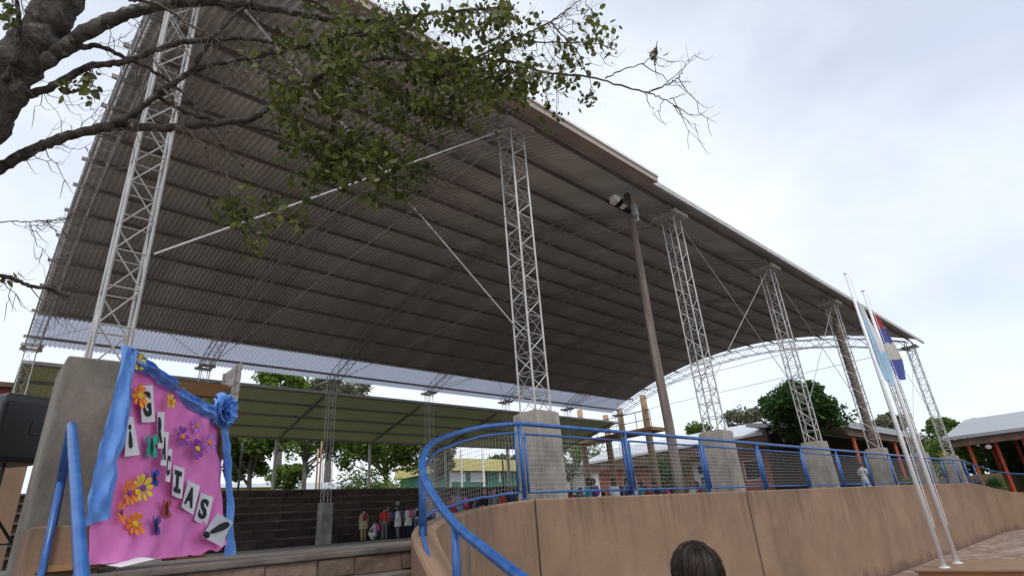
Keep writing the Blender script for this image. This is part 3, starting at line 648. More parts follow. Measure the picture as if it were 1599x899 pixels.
# letter cards
def glyph(ch):
    if ch == 'I':
        return [(-.30, 0), (.30, 0), (.30, .2), (.11, .2), (.11, .8), (.30, .8), (.30, 1), (-.30, 1), (-.30, .8), (-.11, .8), (-.11, .2), (-.30, .2)], None
    c = bpy.data.curves.new('glyph', 'FONT'); c.body = ch; c.size = 1; c.offset = .025 if ch in '!¡' else .035; c.resolution_u = 3
    o = bpy.data.objects.new('glyph', c); COL.objects.link(o); dg = bpy.context.evaluated_depsgraph_get(); dg.update()
    me = bpy.data.meshes.new_from_object(o.evaluated_get(dg)); V = np.array([v.co[:2] for v in me.vertices]); F = [tuple(p.vertices) for p in me.polygons]
    bpy.data.objects.remove(o); bpy.data.curves.remove(c); bpy.data.meshes.remove(me)
    lo, hi = V.min(0), V.max(0); V = (V-lo)/(hi-lo); return V, F
cards = [('¡', (455, 458), (512, 450), (490, 308), (470, 310), (.30, .62)), ('G', (520, 331), (569, 328), (563, 192), (513, 195), (.62, .70)), ('R', (579, 426), (601, 426), (607, 292), (581, 290), (.66, .70)),
         ('A', (589, 489), (611, 491), (623, 366), (604, 360), (.7, .66)), ('C', (607, 546), (625, 551), (635, 428), (621, 430), (.66, .62)), ('I', (632, 598), (669, 613), (682, 500), (641, 485), (.62, .70)),
         ('A', (667, 641), (711, 671), (739, 566), (695, 540), (.66, .66)), ('S', (714, 691), (763, 713), (789, 606), (742, 588), (.60, .70)), ('!', (803, 665), (745, 755), (822, 790), (861, 699), (.20, .82))]
for ch, bl, br_, tr, tl, (gw, gh) in cards:
    off = .045+rn.uniform(0, .012)+(.075 if ch == '!' else 0)
    C4 = [bp(*zc(*q), off) for q in (bl, br_, tr, tl)]
    def mapq(s, t): return C4[0]*(1-s)*(1-t)+C4[1]*s*(1-t)+C4[2]*s*t+C4[3]*(1-s)*t
    c = MB(); back = Vector((0, .004, 0))
    def cur(s, t): return mapq(s, t)+Vector((0, -.012*(s-.5)**2*4+.006*t, 0))
    c.grid(lambda s, t: cur(s, t), 6, 6)
    c.build('letter_card', 'card', ban); card = ban.children[-1] if False else [o for o in ban.children if o.name.startswith('letter_card')][-1]
    V, F = glyph(ch); g = MB()
    V = np.array(V, float)
    if ch == 'I': V = V*np.array([1/.6, 1])+np.array([.5, 0]); F = [(0, 1, 2, 3, 8+0, 9, 10, 11)] if False else [(0, 1, 2, 3, 10, 11), (3, 4, 9, 10), (4, 5, 6, 7, 8, 9)]
    fv = []; 
    for s, t in V:
        s2, t2 = .5+(s-.5)*gw, .5+(t-.5)*gh
        if ch == '!': fv.append(bp(*zc(803+(t-.5)*96+(s-.5)*12, 727-(t-.5)*48+(s-.5)*24), off+.016)); continue
        fv.append(cur(s2, t2)+Vector((0, -.007, 0)))
    n_ = len(fv); bk = [p+Vector((0, .0055, 0)) for p in fv]
    fs = [tuple(f) for f in F]
    g.add(fv+bk, fs+[tuple(n_+i for i in reversed(f)) for f in fs])
    ec = {}
    for f in fs:
        for i in range(len(f)): e_ = (f[i], f[(i+1) % len(f)]); ec[e_] = 1
    for (i, j) in list(ec):
        if (j, i) not in ec: g.f.append((j, i, n_+i, n_+j)); g.m.append(0)
    g.build('letter', 'ink', card)
def flower(px, py, r, ry, npet, m, cm, zoom=True, tilt=0.):
    c = bp(*(zc(px, py) if zoom else (px, py)), .05); k = 1/2.3725
    ex = bp(*zc(px+r, py), .05)-c; ey = bp(*zc(px, py-ry), .05)-c
    b = MB()
    for i in range(npet):
        a = 2*math.pi*i/npet+rn.uniform(-.1, .1); L = rn.uniform(.9, 1.08); wdt = math.pi/npet*.92
        ring = []
        for s, ww in ((.18, .35), (.45, .75), (.72, 1.), (.92, .72), (1., .25)): ring.append((s*L, ww))
        pts = [(s*math.cos(a+ww*wdt*.8), s*math.sin(a+ww*wdt*.8), s) for s, ww in ring]+[(s*math.cos(a-ww*wdt*.8), s*math.sin(a-ww*wdt*.8), s) for s, ww in reversed(ring)]
        lift = rn.uniform(.004, .02)
        vs = [c+ex*x+ey*y+Vector((0, -.012-lift*s*s-.002*i, 0)) for x, y, s in pts]; n2 = len(vs)
        b.add(vs+[v+Vector((0, .005, 0)) for v in vs], [tuple(range(n2)), tuple(range(2*n2-1, n2-1, -1))]+[(j, n2+j, n2+(j+1) % n2, (j+1) % n2) for j in range(n2)])
    f = b.build('paper_flower', m, ban)
    d = MB(); vs = [c+(ex*math.cos(t)+ey*math.sin(t))*.24+Vector((0, -.034, 0)) for t in np.linspace(0, 2*math.pi, 11)[:-1]]
    d.add(vs+[v+Vector((0, .02, 0)) for v in vs], [tuple(range(10)), tuple(range(19, 9, -1))]+[(j, 10+j, 10+(j+1) % 10, (j+1) % 10) for j in range(10)]); d.build('flower_centre', cm, f)
for a in ((502, 106, 28, 36, 6, 'fyel', 'forg'), (507, 232, 29, 44, 8, 'forg', 'fyel'), (624, 253, 16, 28, 6, 'fyel', 'forg'), (666, 383, 24, 38, 7, 'fpur', 'forg'), (721, 341, 22, 30, 7, 'flil', 'forg'), (768, 405, 25, 34, 7, 'flil', 'forg'), (722, 428, 25, 38, 7, 'fpur', 'fyel'),
          (518, 573, 36, 54, 9, 'fyel', 'fpur'), (468, 592, 27, 48, 9, 'forg', 'fpur'), (438, 662, 14, 44, 9, 'forg', 'fpur'), (489, 706, 33, 48, 9, 'forg', 'fyel')): flower(*a)
def butterfly(px, py, w_, h_, m):
    c = bp(*zc(px, py), .04); ex = bp(*zc(px+w_, py), .04)-c; ey = bp(*zc(px, py-h_), .04)-c
    B = MB(); half = [(0, -.45), (.45, -.95), (.95, -.8), (.85, -.25), (.55, -.02), (1.0, .35), (1.05, .8), (.6, 1.0), (.15, .55), (0, .3)]
    for sg in (1, -1):
        vs = [c+ex*x*sg*.9+ey*y+Vector((0, -.010-.02*abs(x), 0)) for x, y in half]; n2 = len(vs)
        B.add(vs+[v+Vector((0, .006, 0)) for v in vs], [tuple(range(n2)), tuple(range(2*n2-1, n2-1, -1))]+[(j, n2+j, n2+(j+1) % n2, (j+1) % n2) for j in range(n2)])
    f = B.build('paper_butterfly', m, ban)
    MB().tube([c+ey*.7+Vector((0, -.024, 0)), c+Vector((0, -.028, 0)), c-ey*.7+Vector((0, -.024, 0))], [.005, .009, .004], 6).build('butterfly_body', 'ink', f)
for a in ((552, 420, 22, 46, 'bgrn'), (563, 536, 15, 34, 'bblu'), (608, 650, 16, 38, 'bred'), (569, 712, 15, 38, 'bpur')): butterfly(*a)

# ================================================================== LOUDSPEAKER AND SMALL THINGS AT THE LEFT
sp_ = thing('loudspeaker', 'black plastic loudspeaker on a tripod stand beside the concrete pillar', 'loudspeaker', (.26, 7.9, 2.89), math.radians(22))
b = MB(); prof = [(-.24, -.20), (.24, -.20), (.27, .02), (.17, .26), (-.17, .26), (-.27, .02)]
rings = []
for z, s in ((0, .93), (.02, .99), (.30, 1.0), (.58, .97), (.66, .90), (.69, .76)): rings += [(x*s, y*s, z) for x, y in prof]
fs = [tuple(range(5, -1, -1)), tuple(30+k for k in range(6))]
for i in range(5):
    for k in range(6): fs.append((i*6+k, i*6+(k+1) % 6, (i+1)*6+(k+1) % 6, (i+1)*6+k))
b.add(rings, fs); b.build('cabinet', 'black', sp_, bevel=.02)
MB().box((-.19, -.215, .05), (.19, -.2005, .60)).build('grille', 'blackmetal', sp_)
MB().box((.16, -.203, .42), (.25, -.15, .46)).box((.05, -.225, .28), (.13, -.2155, .42)).build('handle_recess', 'blackmetal', sp_)
st = thing('speaker_stand', 'black tripod stand under the loudspeaker at the left edge', 'stand', (.26, 7.9, FLOOR))
MB().tube([(0, 0, .28), (0, 0, 1.055)], .02, 8).build('pole', 'blackmetal', st)
for k in range(3):
    a = k*2.094+.4
    MB().tube([(0, 0, .62), (.48*math.cos(a), .48*math.sin(a), .012)], .014, 6).build('leg', 'blackmetal', st)
    MB().tube([(0, 0, .3), (.26*math.cos(a), .26*math.sin(a), .30)], .010, 6).build('brace', 'blackmetal', st)
tb = thing('wooden_table', 'small dark wooden table with papers, cut by the left edge of the picture', 'table', (-.25, 7.2, FLOOR))
MB().box((-.55, -.35, .70), (.35, .35, .74)).build('table_top', 'plank', tb, bevel=.006)
for x in (-.5, .3):
    for y in (-.3, .3): MB().box((x-.025, y-.025, 0), (x+.025, y+.025, .699)).build('leg', 'plank', tb)
bg_ = MB().lathe([(.16, 0), (.20, .05), (.20, .16), (.14, .22), (.05, .23)], n=14).build('black_bag', 'black', loc=(-.02, 7.25, FLOOR+.745), smooth=True); tag(bg_, 'small black bag lying on the wooden table at the left', 'bag')
MB().box((-6, 9.6, FLOOR), (.55, 9.85, 3.15)).build('tan_side_wall', 'wall'); tag(bpy.data.objects['tan_side_wall'], 'low tan stucco wall behind the loudspeaker', 'wall')

# ---- basketball backboard at the left end of the court
hp = thing('basketball_hoop', 'white plank basketball backboard on a brown arm, seen from the side above the banner', 'basketball hoop', (1.2, 17, FLOOR))
HB = Vector((1.2, 17, FLOOR))
a1 = atY(376, 578, 16.3); 
for i, (z0, z1) in enumerate(((5.33, 5.58), (5.60, 5.85), (5.88, 6.16), (6.19, 6.45), (6.48, 6.74))):
    MB().box((5.0-HB.x, 16.2-HB.y, z0-HB.z), (5.035-HB.x, 17.8-HB.y, z1-HB.z)).build('backboard_plank', 'whiteplank', hp, bevel=.006)
for y in (16.45, 17.5): MB().box((4.94-HB.x, y-HB.y, 5.34-HB.z), (4.998-HB.x, y+.07-HB.y, 6.72-HB.z)).build('backboard_batten', 'whiteplank', hp)
MB().box((1.15-HB.x, 16.85-HB.y, 5.85-HB.z), (4.938-HB.x, 17.10-HB.y, 6.22-HB.z)).build('arm', 'plank', hp, bevel=.01)
MB().box((-.12, -.14, 0), (.12, .14, 5.84-HB.z)).build('post', 'plank', hp)
ring = [(5.035+.27+.225*math.cos(t)-HB.x, 17+.225*math.sin(t)-HB.y, 5.45-HB.z) for t in np.linspace(0, 2*math.pi, 20)]
MB().tube(ring, .010, 6, cap=False).build('rim', 'orange', hp)

# ================================================================== POLES
def pole(name, lab, x, y, z0, z1, r, m='wood', group=None, lean=(0, 0)):
    t = thing(name, lab, 'pole', (x, y, z0), 0, group); H = z1-z0
    pts = [(lean[0]*k/8+.012*math.sin(k*1.7+x), lean[1]*k/8+.012*math.cos(k*1.3+y), H*k/8) for k in range(9)]
    MB().tube(pts, [r*(1.1-.3*k/8) for k in range(9)], 12).build('shaft', m, t, smooth=True); return t
fl = pole('floodlight_pole', 'tall weathered wooden pole with two floodlights and a grey box at its top', 11.45, 7.0, FLOOR, 9.93, .105)
H_ = 9.93-FLOOR
MB().box((-.95, -.06, H_-.62), (.05, .02, H_-.55)).build('cross_arm', 'blackmetal', fl)
for dx, hm in ((-.86, 'whitepole'), (-.50, 'blackmetal')):
    h = MB().hexa([(dx-.11, -.22, H_-.60), (dx+.11, -.22, H_-.60), (dx+.09, -.05, H_-.66), (dx-.09, -.05, H_-.66), (dx-.13, -.26, H_-.50), (dx+.13, -.26, H_-.50), (dx+.09, -.06, H_-.48), (dx-.09, -.06, H_-.48)]).build('floodlight', hm, fl)
    MB().hexa([(dx-.09, -.21, H_-.609), (dx+.09, -.21, H_-.609), (dx+.07, -.06, H_-.664), (dx-.07, -.06, H_-.664), (dx-.09, -.21, H_-.604), (dx+.09, -.21, H_-.604), (dx+.07, -.06, H_-.659), (dx-.07, -.06, H_-.659)]).build('lens', 'fluoro', h)
MB().box((-.10, -.21, H_-.72), (.08, -.10, H_-.40)).build('control_box', 'box', fl, bevel=.01)
MB().box((.13, -.12, H_-.80), (.20, .06, H_-.48)).build('control_box', 'whitepole', fl, bevel=.01)
pole('wooden_pole', 'rough wooden pole standing inside the fifth lattice column', 24.77+.05, YN+.02, PED, 8.75, .14)
fp = [((905, 640), (917, 765), 'leftmost wooden pole of the platform, orange in the light'), ((945, 648), (964, 765), 'second wooden pole of the platform, under the dark deck'), ((967, 638), (990, 765), 'third wooden pole of the platform at the end of the far eave'), ((1003, 617), (1036, 765), 'rightmost and tallest wooden pole of the platform')]
pts = []
for (tp, bt, lab), X in zip(fp, (39.2, 39.6, 38.4, 38.4)):
    p = atX(*tp, X); pts.append(p); pole('platform_pole', lab, p.x, p.y, FLOOR, p.z, .30, 'wood2', 'wooden poles of the platform')
pf = thing('pole_platform', 'brown timber deck with thin rails held between the wooden poles', 'platform', (38.8, 29.5, 7.0))
pa, pb = atX(905, 683, 38.3), atX(1022, 690, 37.9)
MB().box((-.7, pb.y-29.5+.2, 1.05), (1.3, pa.y-29.5+.8, 1.33)).build('deck', 'plank', pf, bevel=.02)
for y in np.linspace(pb.y-29.3, pa.y-28.8, 7):
    MB().tube([(-.6, y, 1.33), (-.6, y, 2.6)], .03, 6).build('baluster', 'blackmetal', pf)
for z in (1.9, 2.6): MB().tube([(-.6, pb.y-29.3, z), (-.6, pa.y-28.8, z)], .03, 6).build('rail', 'blackmetal', pf)

# ================================================================== TREES
def leafcloud(centers, radii, n, size, rng, aspect=.55, flat=.4):
    """many small folded leaves spread through clumps"""
    C = np.array(centers, float); k = rng.integers(0, len(C), n); d = rng.normal(size=(n, 3)); d /= np.linalg.norm(d, axis=1)[:, None]
    R = np.array(radii, float).reshape(len(C), -1)
    if R.shape[1] == 1: R = np.repeat(R, 3, 1)
    P = C[k]+d*R[k]*(rng.random((n, 1))**.45)
    a = rng.normal(size=(n, 3)); a[:, 2] *= .6; a /= np.linalg.norm(a, axis=1)[:, None]
    t = rng.normal(size=(n, 3)); t[:, 2] += flat*0; q = np.cross(a, t); q /= np.linalg.norm(q, axis=1)[:, None]; nn = np.cross(a, q)
    s = size*(.6+.8*rng.random((n, 1)))
    base = P-a*s*.5; tip = P+a*s*.5; l = P+q*s*aspect*.5+nn*s*.10; r = P-q*s*aspect*.5+nn*s*.10
    V = np.stack([base, l, tip, r], 1).reshape(-1, 3); F = np.arange(4*n).reshape(-1, 4)
    F = np.concatenate([F[:, [0, 1, 2]], F[:, [0, 2, 3]]])
    return V, F
def np_mesh(name, V, F, m):
    me = bpy.data.meshes.new(name); me.vertices.add(len(V)); me.vertices.foreach_set('co', np.asarray(V, 'f').ravel())
    me.loops.add(F.size); me.loops.foreach_set('vertex_index', F.astype('i').ravel()); me.polygons.add(len(F))
    me.polygons.foreach_set('loop_start', np.arange(0, F.size, F.shape[1], dtype='i'))
    me.materials.append(M[m]); me.update(calc_edges=True); me.validate(); return me
def tree(name, lab, base, trunk_h, crown_c, crown_r, m, nclump, nleaf, size, seed, trunk_r=.2, group=None, bark='bark', forks=5):
    rng = np.random.default_rng(seed); r = random.Random(seed)
    t = thing(name, lab, 'tree', base, 0, group); b = MB()
    cc = np.array(crown_c, float); cr = np.array(crown_r, float); cl = []; rad = []
    for i in range(nclump):
        d = rng.normal(size=3); d /= np.linalg.norm(d); d[2] = abs(d[2])*1.0 if r.random() < .62 else d[2]
        cl.append(cc+d*cr*(.45+.5*rng.random())); rad.append(cr.mean()*(.20+.20*rng.random()))
    top = Vector((cc[0]*.5, cc[1]*.5, trunk_h))
    b.tube([(0, 0, -.1), top*.5+Vector((r.uniform(-.15, .15), r.uniform(-.1, .1), 0)), top], [trunk_r*1.25, trunk_r, trunk_r*.8], 9)
    for i in range(min(forks*3, nclump)):
        e = Vector(cl[i]); st_ = top*(.72+.28*r.random()); mid = st_.lerp(e, .5)+Vector((r.uniform(-.3, .3), r.uniform(-.3, .3), -.25*r.random()))*cr.mean()*.3
        b.tube([st_, mid, e], [trunk_r*.5, trunk_r*.3, trunk_r*.08], 6)
    b.build('trunk', bark, t, smooth=True)
    V, F = leafcloud(cl, rad, nleaf, size, rng); link('crown', np_mesh('crown', V, F, m), t); return t
def pxtree(lab, base_px, crown_px, rpx, Y, m, n=4500, seed=1, z0=1.8, size=.28, nclump=34, name='leafy_tree', trunk_r=.22, X=None, group='trees behind the bleachers'):
    P = (lambda x, y: atX(x, y, X)) if X else (lambda x, y: atY(x, y, Y))
    c = P(*crown_px); e = P(crown_px[0]+rpx[0], crown_px[1]); u_ = P(crown_px[0], crown_px[1]-rpx[1]); bx = P(*base_px)
    rx = (e-c).length; rz = (u_-c).length
    base = Vector((bx.x, bx.y, z0)); loc = c-base; rr = (rx, rx, rz)
    return tree(name, lab, base, max(1.0, loc.z-rz*.45), loc, rr, m, nclump, n, size, seed, trunk_r, group)
pxtree('broad tree with several dark stems left of the first canopy post', (396, 770), (382, 705), (54, 44), 46, 'leafA', 9500, 1, trunk_r=.19, size=.34)
pxtree('open forked tree with spreading dark branches behind the wire fence', (471, 772), (480, 692), (55, 34), 44, 'leafA', 5200, 2, trunk_r=.19, size=.30)
pxtree('wide dark green tree filling the gap right of the second canopy post', (606, 770), (600, 704), (68, 36), 44, 'leafA', 9000, 3, trunk_r=.19, size=.32)
pxtree('bright yellow green treetop showing above the canopy, left of the far column', (436, 720), (437, 598), (44, 22), 62, 'leafB', 6000, 4, size=.40, trunk_r=.4)
pxtree('dull green treetop showing above the canopy at the third far column', (512, 720), (520, 612), (58, 15), 66, 'leafD', 4500, 5, size=.42, trunk_r=.4)
pxtree('small round tree low behind the bleachers between two forked stems', (448, 775), (450, 745), (32, 18), 52, 'leafA', 3500, 6, size=.30)
pxtree('pale grey trunked tree just behind the bend of the blue handrail', (682, 772), (684, 715), (26, 34), 40, 'leafD', 3400, 8, size=.26, trunk_r=.24)
pxtree('leafy tree seen through the mesh right of the near pedestal', (895, 772), (890, 715), (42, 28), 52, 'leafA', 4500, 9, size=.36)
pxtree('small dark treetop between the mesh and the near pedestal', (782, 772), (785, 722), (20, 12), 70, 'leafC', 1500, 10, size=.5)
pxtree('small distant treetop right of the pole platform', (1095, 760), (1090, 672), (22, 10), None, 'leafA', 1300, 12, X=80, size=.5, group=None)
pxtree('dense dark green tree with layered leaves standing before the long building', (1262, 735), (1253, 642), (64, 48), None, 'leafC', 9000, 13, X=44, z0=2.75, size=.36, nclump=60, trunk_r=.16, group=None)
pxtree('thin grey distant treetop behind the pale roof', (1165, 700), (1160, 655), (36, 14), None, 'leafD', 1600, 14, X=75, z0=2.75, size=.5, group='grey treetops beyond the roofs')
pxtree('grey airy treetop behind the fifth lattice column', (1385, 730), (1385, 668), (36, 20), None, 'leafD', 2600, 15, X=75, z0=2.75, size=.45, group='grey treetops beyond the roofs')
pxtree('green treetop between the last column and the right pavilion roof', (1470, 730), (1468, 668), (26, 15), None, 'leafA', 2400, 16, X=80, z0=2.75, size=.5, group=None)
pxtree('small pale treetop just over the left end of the pavilion roof', (1525, 720), (1524, 660), (15, 6), None, 'leafD', 900, 17, X=90, z0=2.75, size=.5, group='grey treetops beyond the roofs')
def bush(lab, c, r, m, n, size, seed, name='shrub', group=None):
    rng = np.random.default_rng(seed); t = thing(name, lab, 'shrub', c, 0, group)
    cl = [(rng.uniform(-.7, .7)*r[0], rng.uniform(-.7, .7)*r[1], r[2]*(.3+.6*rng.random())) for _ in range(14)]
    V, F = leafcloud(cl, [max(r)*.33]*14, n, size, rng); V[:, 2] = np.maximum(V[:, 2], .01); link('foliage', np_mesh('foliage', V, F, m), t)
    b = MB()
    for p in cl[:7]: b.tube([(0, 0, 0), (p[0]*.5, p[1]*.5, p[2]*.5), p], [.03, .02, .008], 5)
    b.build('stems', 'bark', t)
def pxb(x, y, Y=None, X=None, z0=1.8): p = atX(x, y, X) if X else atY(x, y, Y); return (p.x, p.y, z0)
bush('rounded bright green bush behind the bleachers below the wide dark tree', pxb(575, 768, 42), (2.6, 2, 4.6), 'leafA', 5000, .22, 1)
bush('long trimmed light green hedge behind the bleachers beside the blue post', pxb(622, 768, 40), (2.9, 1.5, 4.1), 'leafB', 4500, .18, 2)
bush('light green hedge at the foot of the forked trees', pxb(520, 770, 48), (3.5, 1.5, 3.2), 'leafA', 3000, .22, 3)
bush('round dark shrub in front of the brick wall by the wooden pole', pxb(1052, 770, None, 43.2, 2.75), (1.5, 1.5, 3.3), 'leafC', 3500, .2, 4)
bush('low leafy shrub at the foot of the orange posts', pxb(1540, 745, None, 39, 1.8), (.8, .7, .6), 'leafC', 1500, .10, 6)
bush('dark garden shrub between last pedestal and pavilion', pxb(1497, 735, None, 46, 2.75), (2.4, 2.2, 2.2), 'leafA', 3500, .22, 8)
bush('dark hedge behind the right pavilion posts', pxb(1555, 735, None, 52, 2.75), (2.6, 4.5, 2.6), 'leafC', 5000, .25, 9)
bush('small green shrub between two pedestals of the near row', (30.2, 7.4, FLOOR), (.6, .5, .7), 'leafA', 900, .10, 10)
# spiky yellow-green plant on the last pedestal row
ag = thing('spiky_plant', 'yellow green spiky plant rising behind the last concrete pedestal', 'plant', (38.3, 7.0, 1.8)); rr_ = random.Random(2)
b = MB()
for i in range(70):
    a = rr_.uniform(0, 6.28); el = rr_.uniform(.15, 1.35); L = rr_.uniform(.9, 1.4); d = Vector((math.cos(a)*math.cos(el), math.sin(a)*math.cos(el), math.sin(el))); s_v = Vector((-math.sin(a), math.cos(a), 0))*.05
    p0 = Vector((0, 0, 1.35)); p1 = p0+d*L*.6; p2 = p0+d*L+Vector((0, 0, -.25*L))
    b.add([p0-s_v*.6, p0+s_v*.6, p1+s_v, p1-s_v, p2], [(0, 1, 2, 3), (3, 2, 4)])
b.build('leaves', 'leafY', ag); MB().tube([(0, 0, 0), (0, 0, 1.4)], [.14, .1], 8).build('stem', 'bark', ag)

# ---- the near tree whose boughs hang over the upper left
def dep(x): return 4.05+max(-100, x)*.0017
def P3(x, y, dd=0): return atD(x, y, dep(x)+dd)
def rpx(r, x): return r*dep(x)/FPX
tr = thing('near_tree', 'near tree with lichen bark, long bare boughs and leafy twigs over the upper left', 'tree', (-1.55, 4.6, 0))
T0 = Vector((-1.55, 4.6, 0))
b = MB(); trunkline = [(Vector((-1.55, 4.6, -.1)), .30), (Vector((-1.5, 4.62, 1.6)), .27), (Vector((-1.32, 4.66, 3.1)), .25), (Vector((-.95, 4.75, 4.2)), .235), (P3(-40, 195), .165), (P3(20, 108), .145), (P3(72, 38), .13), (P3(120, -38), .12), (P3(190, -140), .14), (P3(300, -260), .09)]
def rough(mb, amp, seed):
    r = random.Random(seed); mb.v = [(x+r.uniform(-amp, amp), y+r.uniform(-amp, amp), z+r.uniform(-amp, amp)) for x, y, z in mb.v]; return mb
ps = spline([(*p, r) for p, r in trunkline], 14); b.tube([Vector(p[:3])-T0 for p in ps], [p[3]*(1+.07*math.sin(i*.9)+.05*math.sin(i*.37)) for i, p in enumerate(ps)], 22); rough(b, .011, 5).build('trunk', 'barknear', tr, smooth=True)
limbs = [
 ([(30, 120, 0), (90, 82, -.05), (140, 48, -.1), (190, 24, -.1), (250, 8, -.1), (330, 3, -.1), (400, 10, -.05), (470, 22, 0), (540, 32, .05), (600, 30, .1), (700, 18, .1), (790, 12, .1)], 17, 2.0),
 ([(-25, 168, .05), (40, 150, 0), (90, 132, 0), (140, 104, 0), (200, 95, 0), (265, 70, 0), (330, 62, 0), (395, 62, 0), (460, 72, 0), (540, 60, 0), (640, 45, .1)], 9.5, 1.5),
 ([(-50, 290, .1), (0, 262, .1), (55, 232, .05), (110, 212, 0), (180, 197, 0), (255, 200, 0), (330, 193, 0), (400, 182, 0), (440, 150, 0), (500, 118, 0), (570, 95, .05), (650, 92, .1), (740, 92, .1)], 13, 2.2),
 ([(175, 198, 0), (215, 172, -.05), (255, 140, -.05), (300, 112, -.05), (345, 98, -.05), (420, 85, 0), (500, 66, 0), (570, 50, 0), (650, 44, .05)], 8, 1.6),
 ([(298, 112, -.05), (318, 78, -.1), (345, 45, -.1), (385, 8, -.1), (410, -20, -.1)], 5, 2),
 ([(245, 150, -.05), (290, 175, 0), (350, 190, 0), (420, 205, 0), (480, 226, .05), (540, 243, .1), (600, 268, .1)], 4.5, 1.2),
 ([(95, 82, .1), (150, 72, .15), (190, 88, .15), (235, 108, .15), (285, 145, .15), (330, 205, .15), (380, 260, .15)], 6, 1.2),
 ([(10, 125, -.1), (22, 92, -.15), (30, 50, -.15), (27, 10, -.15), (22, -30, -.15)], 6, 3),
 ([(200, 0, -.2), (240, 5, -.2), (300, 40, -.2), (350, 70, -.2), (420, 110, -.15), (500, 160, -.1)], 4, 1),
 ([(640, 92, .1), (720, 92, .1), (800, 98, .1), (855, 113, .1), (930, 122, .1), (1005, 143, .1), (1045, 130, .1), (1062, 118, .1), (1070, 98, .1)], 3.6, .8),
 ([(945, 123, .1), (975, 108, .1), (1003, 100, .1), (1018, 85, .1), (1028, 64, .1)], 1.6, .6), ([(1006, 143, .1), (1035, 154, .1), (1055, 166, .1), (1067, 180, .1)], 1.6, .6),
 ([(1008, 143, .1), (1012, 160, .1), (1022, 172, .1)], 1.2, .5), ([(1050, 128, .1), (1065, 128, .1), (1080, 128, .1)], 1.1, .5), ([(1045, 155, .1), (1060, 150, .1), (1072, 146, .1)], 1.1, .5),
 ([(740, 92, .1), (800, 62, .1), (850, 40, .1), (880, 20, .1), (920, -10, .1)], 3, 1), ([(800, 64, .1), (870, 66, .1), (930, 68, .1), (965, 80, .1)], 2, .6), ([(860, 34, .1), (900, 80, .1), (915, 110, .1), (925, 140, .1)], 2, .6),
 ([(-30, 420, .3), (10, 432, .3), (45, 445, .3), (80, 452, .3), (108, 462, .3)], 5, 3.2), ([(-20, 347, .2), (40, 346, .2), (80, 343, .2), (112, 338, .2)], 1.5, .6),
 ([(255, 140, -.1), (275, 165, -.15), (285, 195, -.15), (320, 230, -.2), (352, 270, -.2), (360, 300, -.2)], 2.6, .7), ([(430, 172, 0), (470, 190, 0), (530, 215, 0), (570, 250, 0), (625, 300, .05), (650, 325, .1)], 2.4, .7),
 ([(470, 72, 0), (560, 100, .05), (640, 150, .1), (700, 190, .1), (760, 220, .1)], 2.6, .8), ([(540, 243, .1), (640, 262, .1), (700, 300, .1), (745, 330, .1)], 1.8, .6)]
mids = []
for pts_, r0, r1 in limbs:
    S = spline(pts_, 8); n_ = len(S); rq = random.Random(n_+int(r0*10)); L = []; rad = []
    for i, p in enumerate(S):
        f = i/(n_-1); k = 1.0 if 0 < i < n_-1 else 0
        L.append(P3(p[0]+k*rq.uniform(-1.6, 1.6), p[1]+k*rq.uniform(-1.6, 1.6), p[2]+k*rq.uniform(-.02, .02))); rad.append(rpx(r0+(r1-r0)*f, p[0])*rq.uniform(.9, 1.1)*.72)
        if f > .12: mids.append((p[0], p[1], p[2], r0+(r1-r0)*f))
    b = MB(); b.tube([p-T0 for p in L], rad, 12 if r0 > 4 else 6); rough(b, .0035 if r0 > 4 else 0, 3).build('limb', 'barknear' if r0 > 4 else 'twig', tr, smooth=True)
# twigs and leaves
zones = [(430, 90, 70, 60, 12), (480, 260, 60, 50, 12), (520, 40, 90, 45, 30), (640, 40, 90, 45, 46), (610, 120, 110, 55, 62), (520, 110, 60, 50, 22), (700, 120, 70, 55, 46), (540, 200, 90, 60, 44), (610, 225, 60, 60, 34), (560, 270, 55, 45, 26), (610, 290, 40, 25, 12), (780, 30, 70, 38, 36), (770, 100, 65, 45, 38), (740, 155, 80, 24, 26), (820, 130, 50, 32, 20), (885, 100, 26, 45, 12), (935, 48, 30, 26, 9), (925, 150, 18, 10, 3), (405, 350, 38, 55, 14), (340, 325, 24, 16, 4), (470, 330, 36, 50, 8), (455, 150, 40, 40, 9), (1020, 78, 14, 18, 2), (870, 190, 22, 6, 2), (160, 120, 60, 40, 5), (30, 30, 40, 30, 3)]
rq = random.Random(21); tw = MB(); leaves = []; rngl = np.random.default_rng(3)
def twig(a, c, r0, seg=5, jit=6):
    S = []
    for i in range(seg+1):
        f = i/seg; k = math.sin(f*math.pi)
        S.append((a[0]+(c[0]-a[0])*f+rq.uniform(-jit, jit)*k, a[1]+(c[1]-a[1])*f+rq.uniform(-jit, jit)*k+8*k, a[2]+(c[2]-a[2])*f))
    tw.tube([P3(*s)-T0 for s in S], [rpx(r0*(1-.7*i/seg), a[0]) for i in range(seg+1)], 4, cap=False); return S
for zx, zy, rx_, ry_, n_ in zones:
    for _ in range(n_):
        a = rq.uniform(0, 6.283); q_ = math.sqrt(rq.random()); c = (zx+rx_*q_*math.cos(a), zy+ry_*q_*math.sin(a), rq.uniform(-.45, .45))
        near = min(mids, key=lambda m: (m[0]-c[0])**2+(m[1]-c[1])**2+rq.random()*900)
        S = twig(near[:3], c, .9, 5, 7); cnt = rq.randint(8, 18)
        for i in range(cnt):
            s = S[rq.choice((2, 3, 3, 4, 4, 5, 5, 5))]; leaves.append((s[0]+rq.gauss(0, 8), s[1]+rq.gauss(3, 8), s[2]+rq.gauss(0, .09)))
for m_ in (10, 22, 4, 30): leaves.append((m_, 428+rq.uniform(-6, 14), .3))
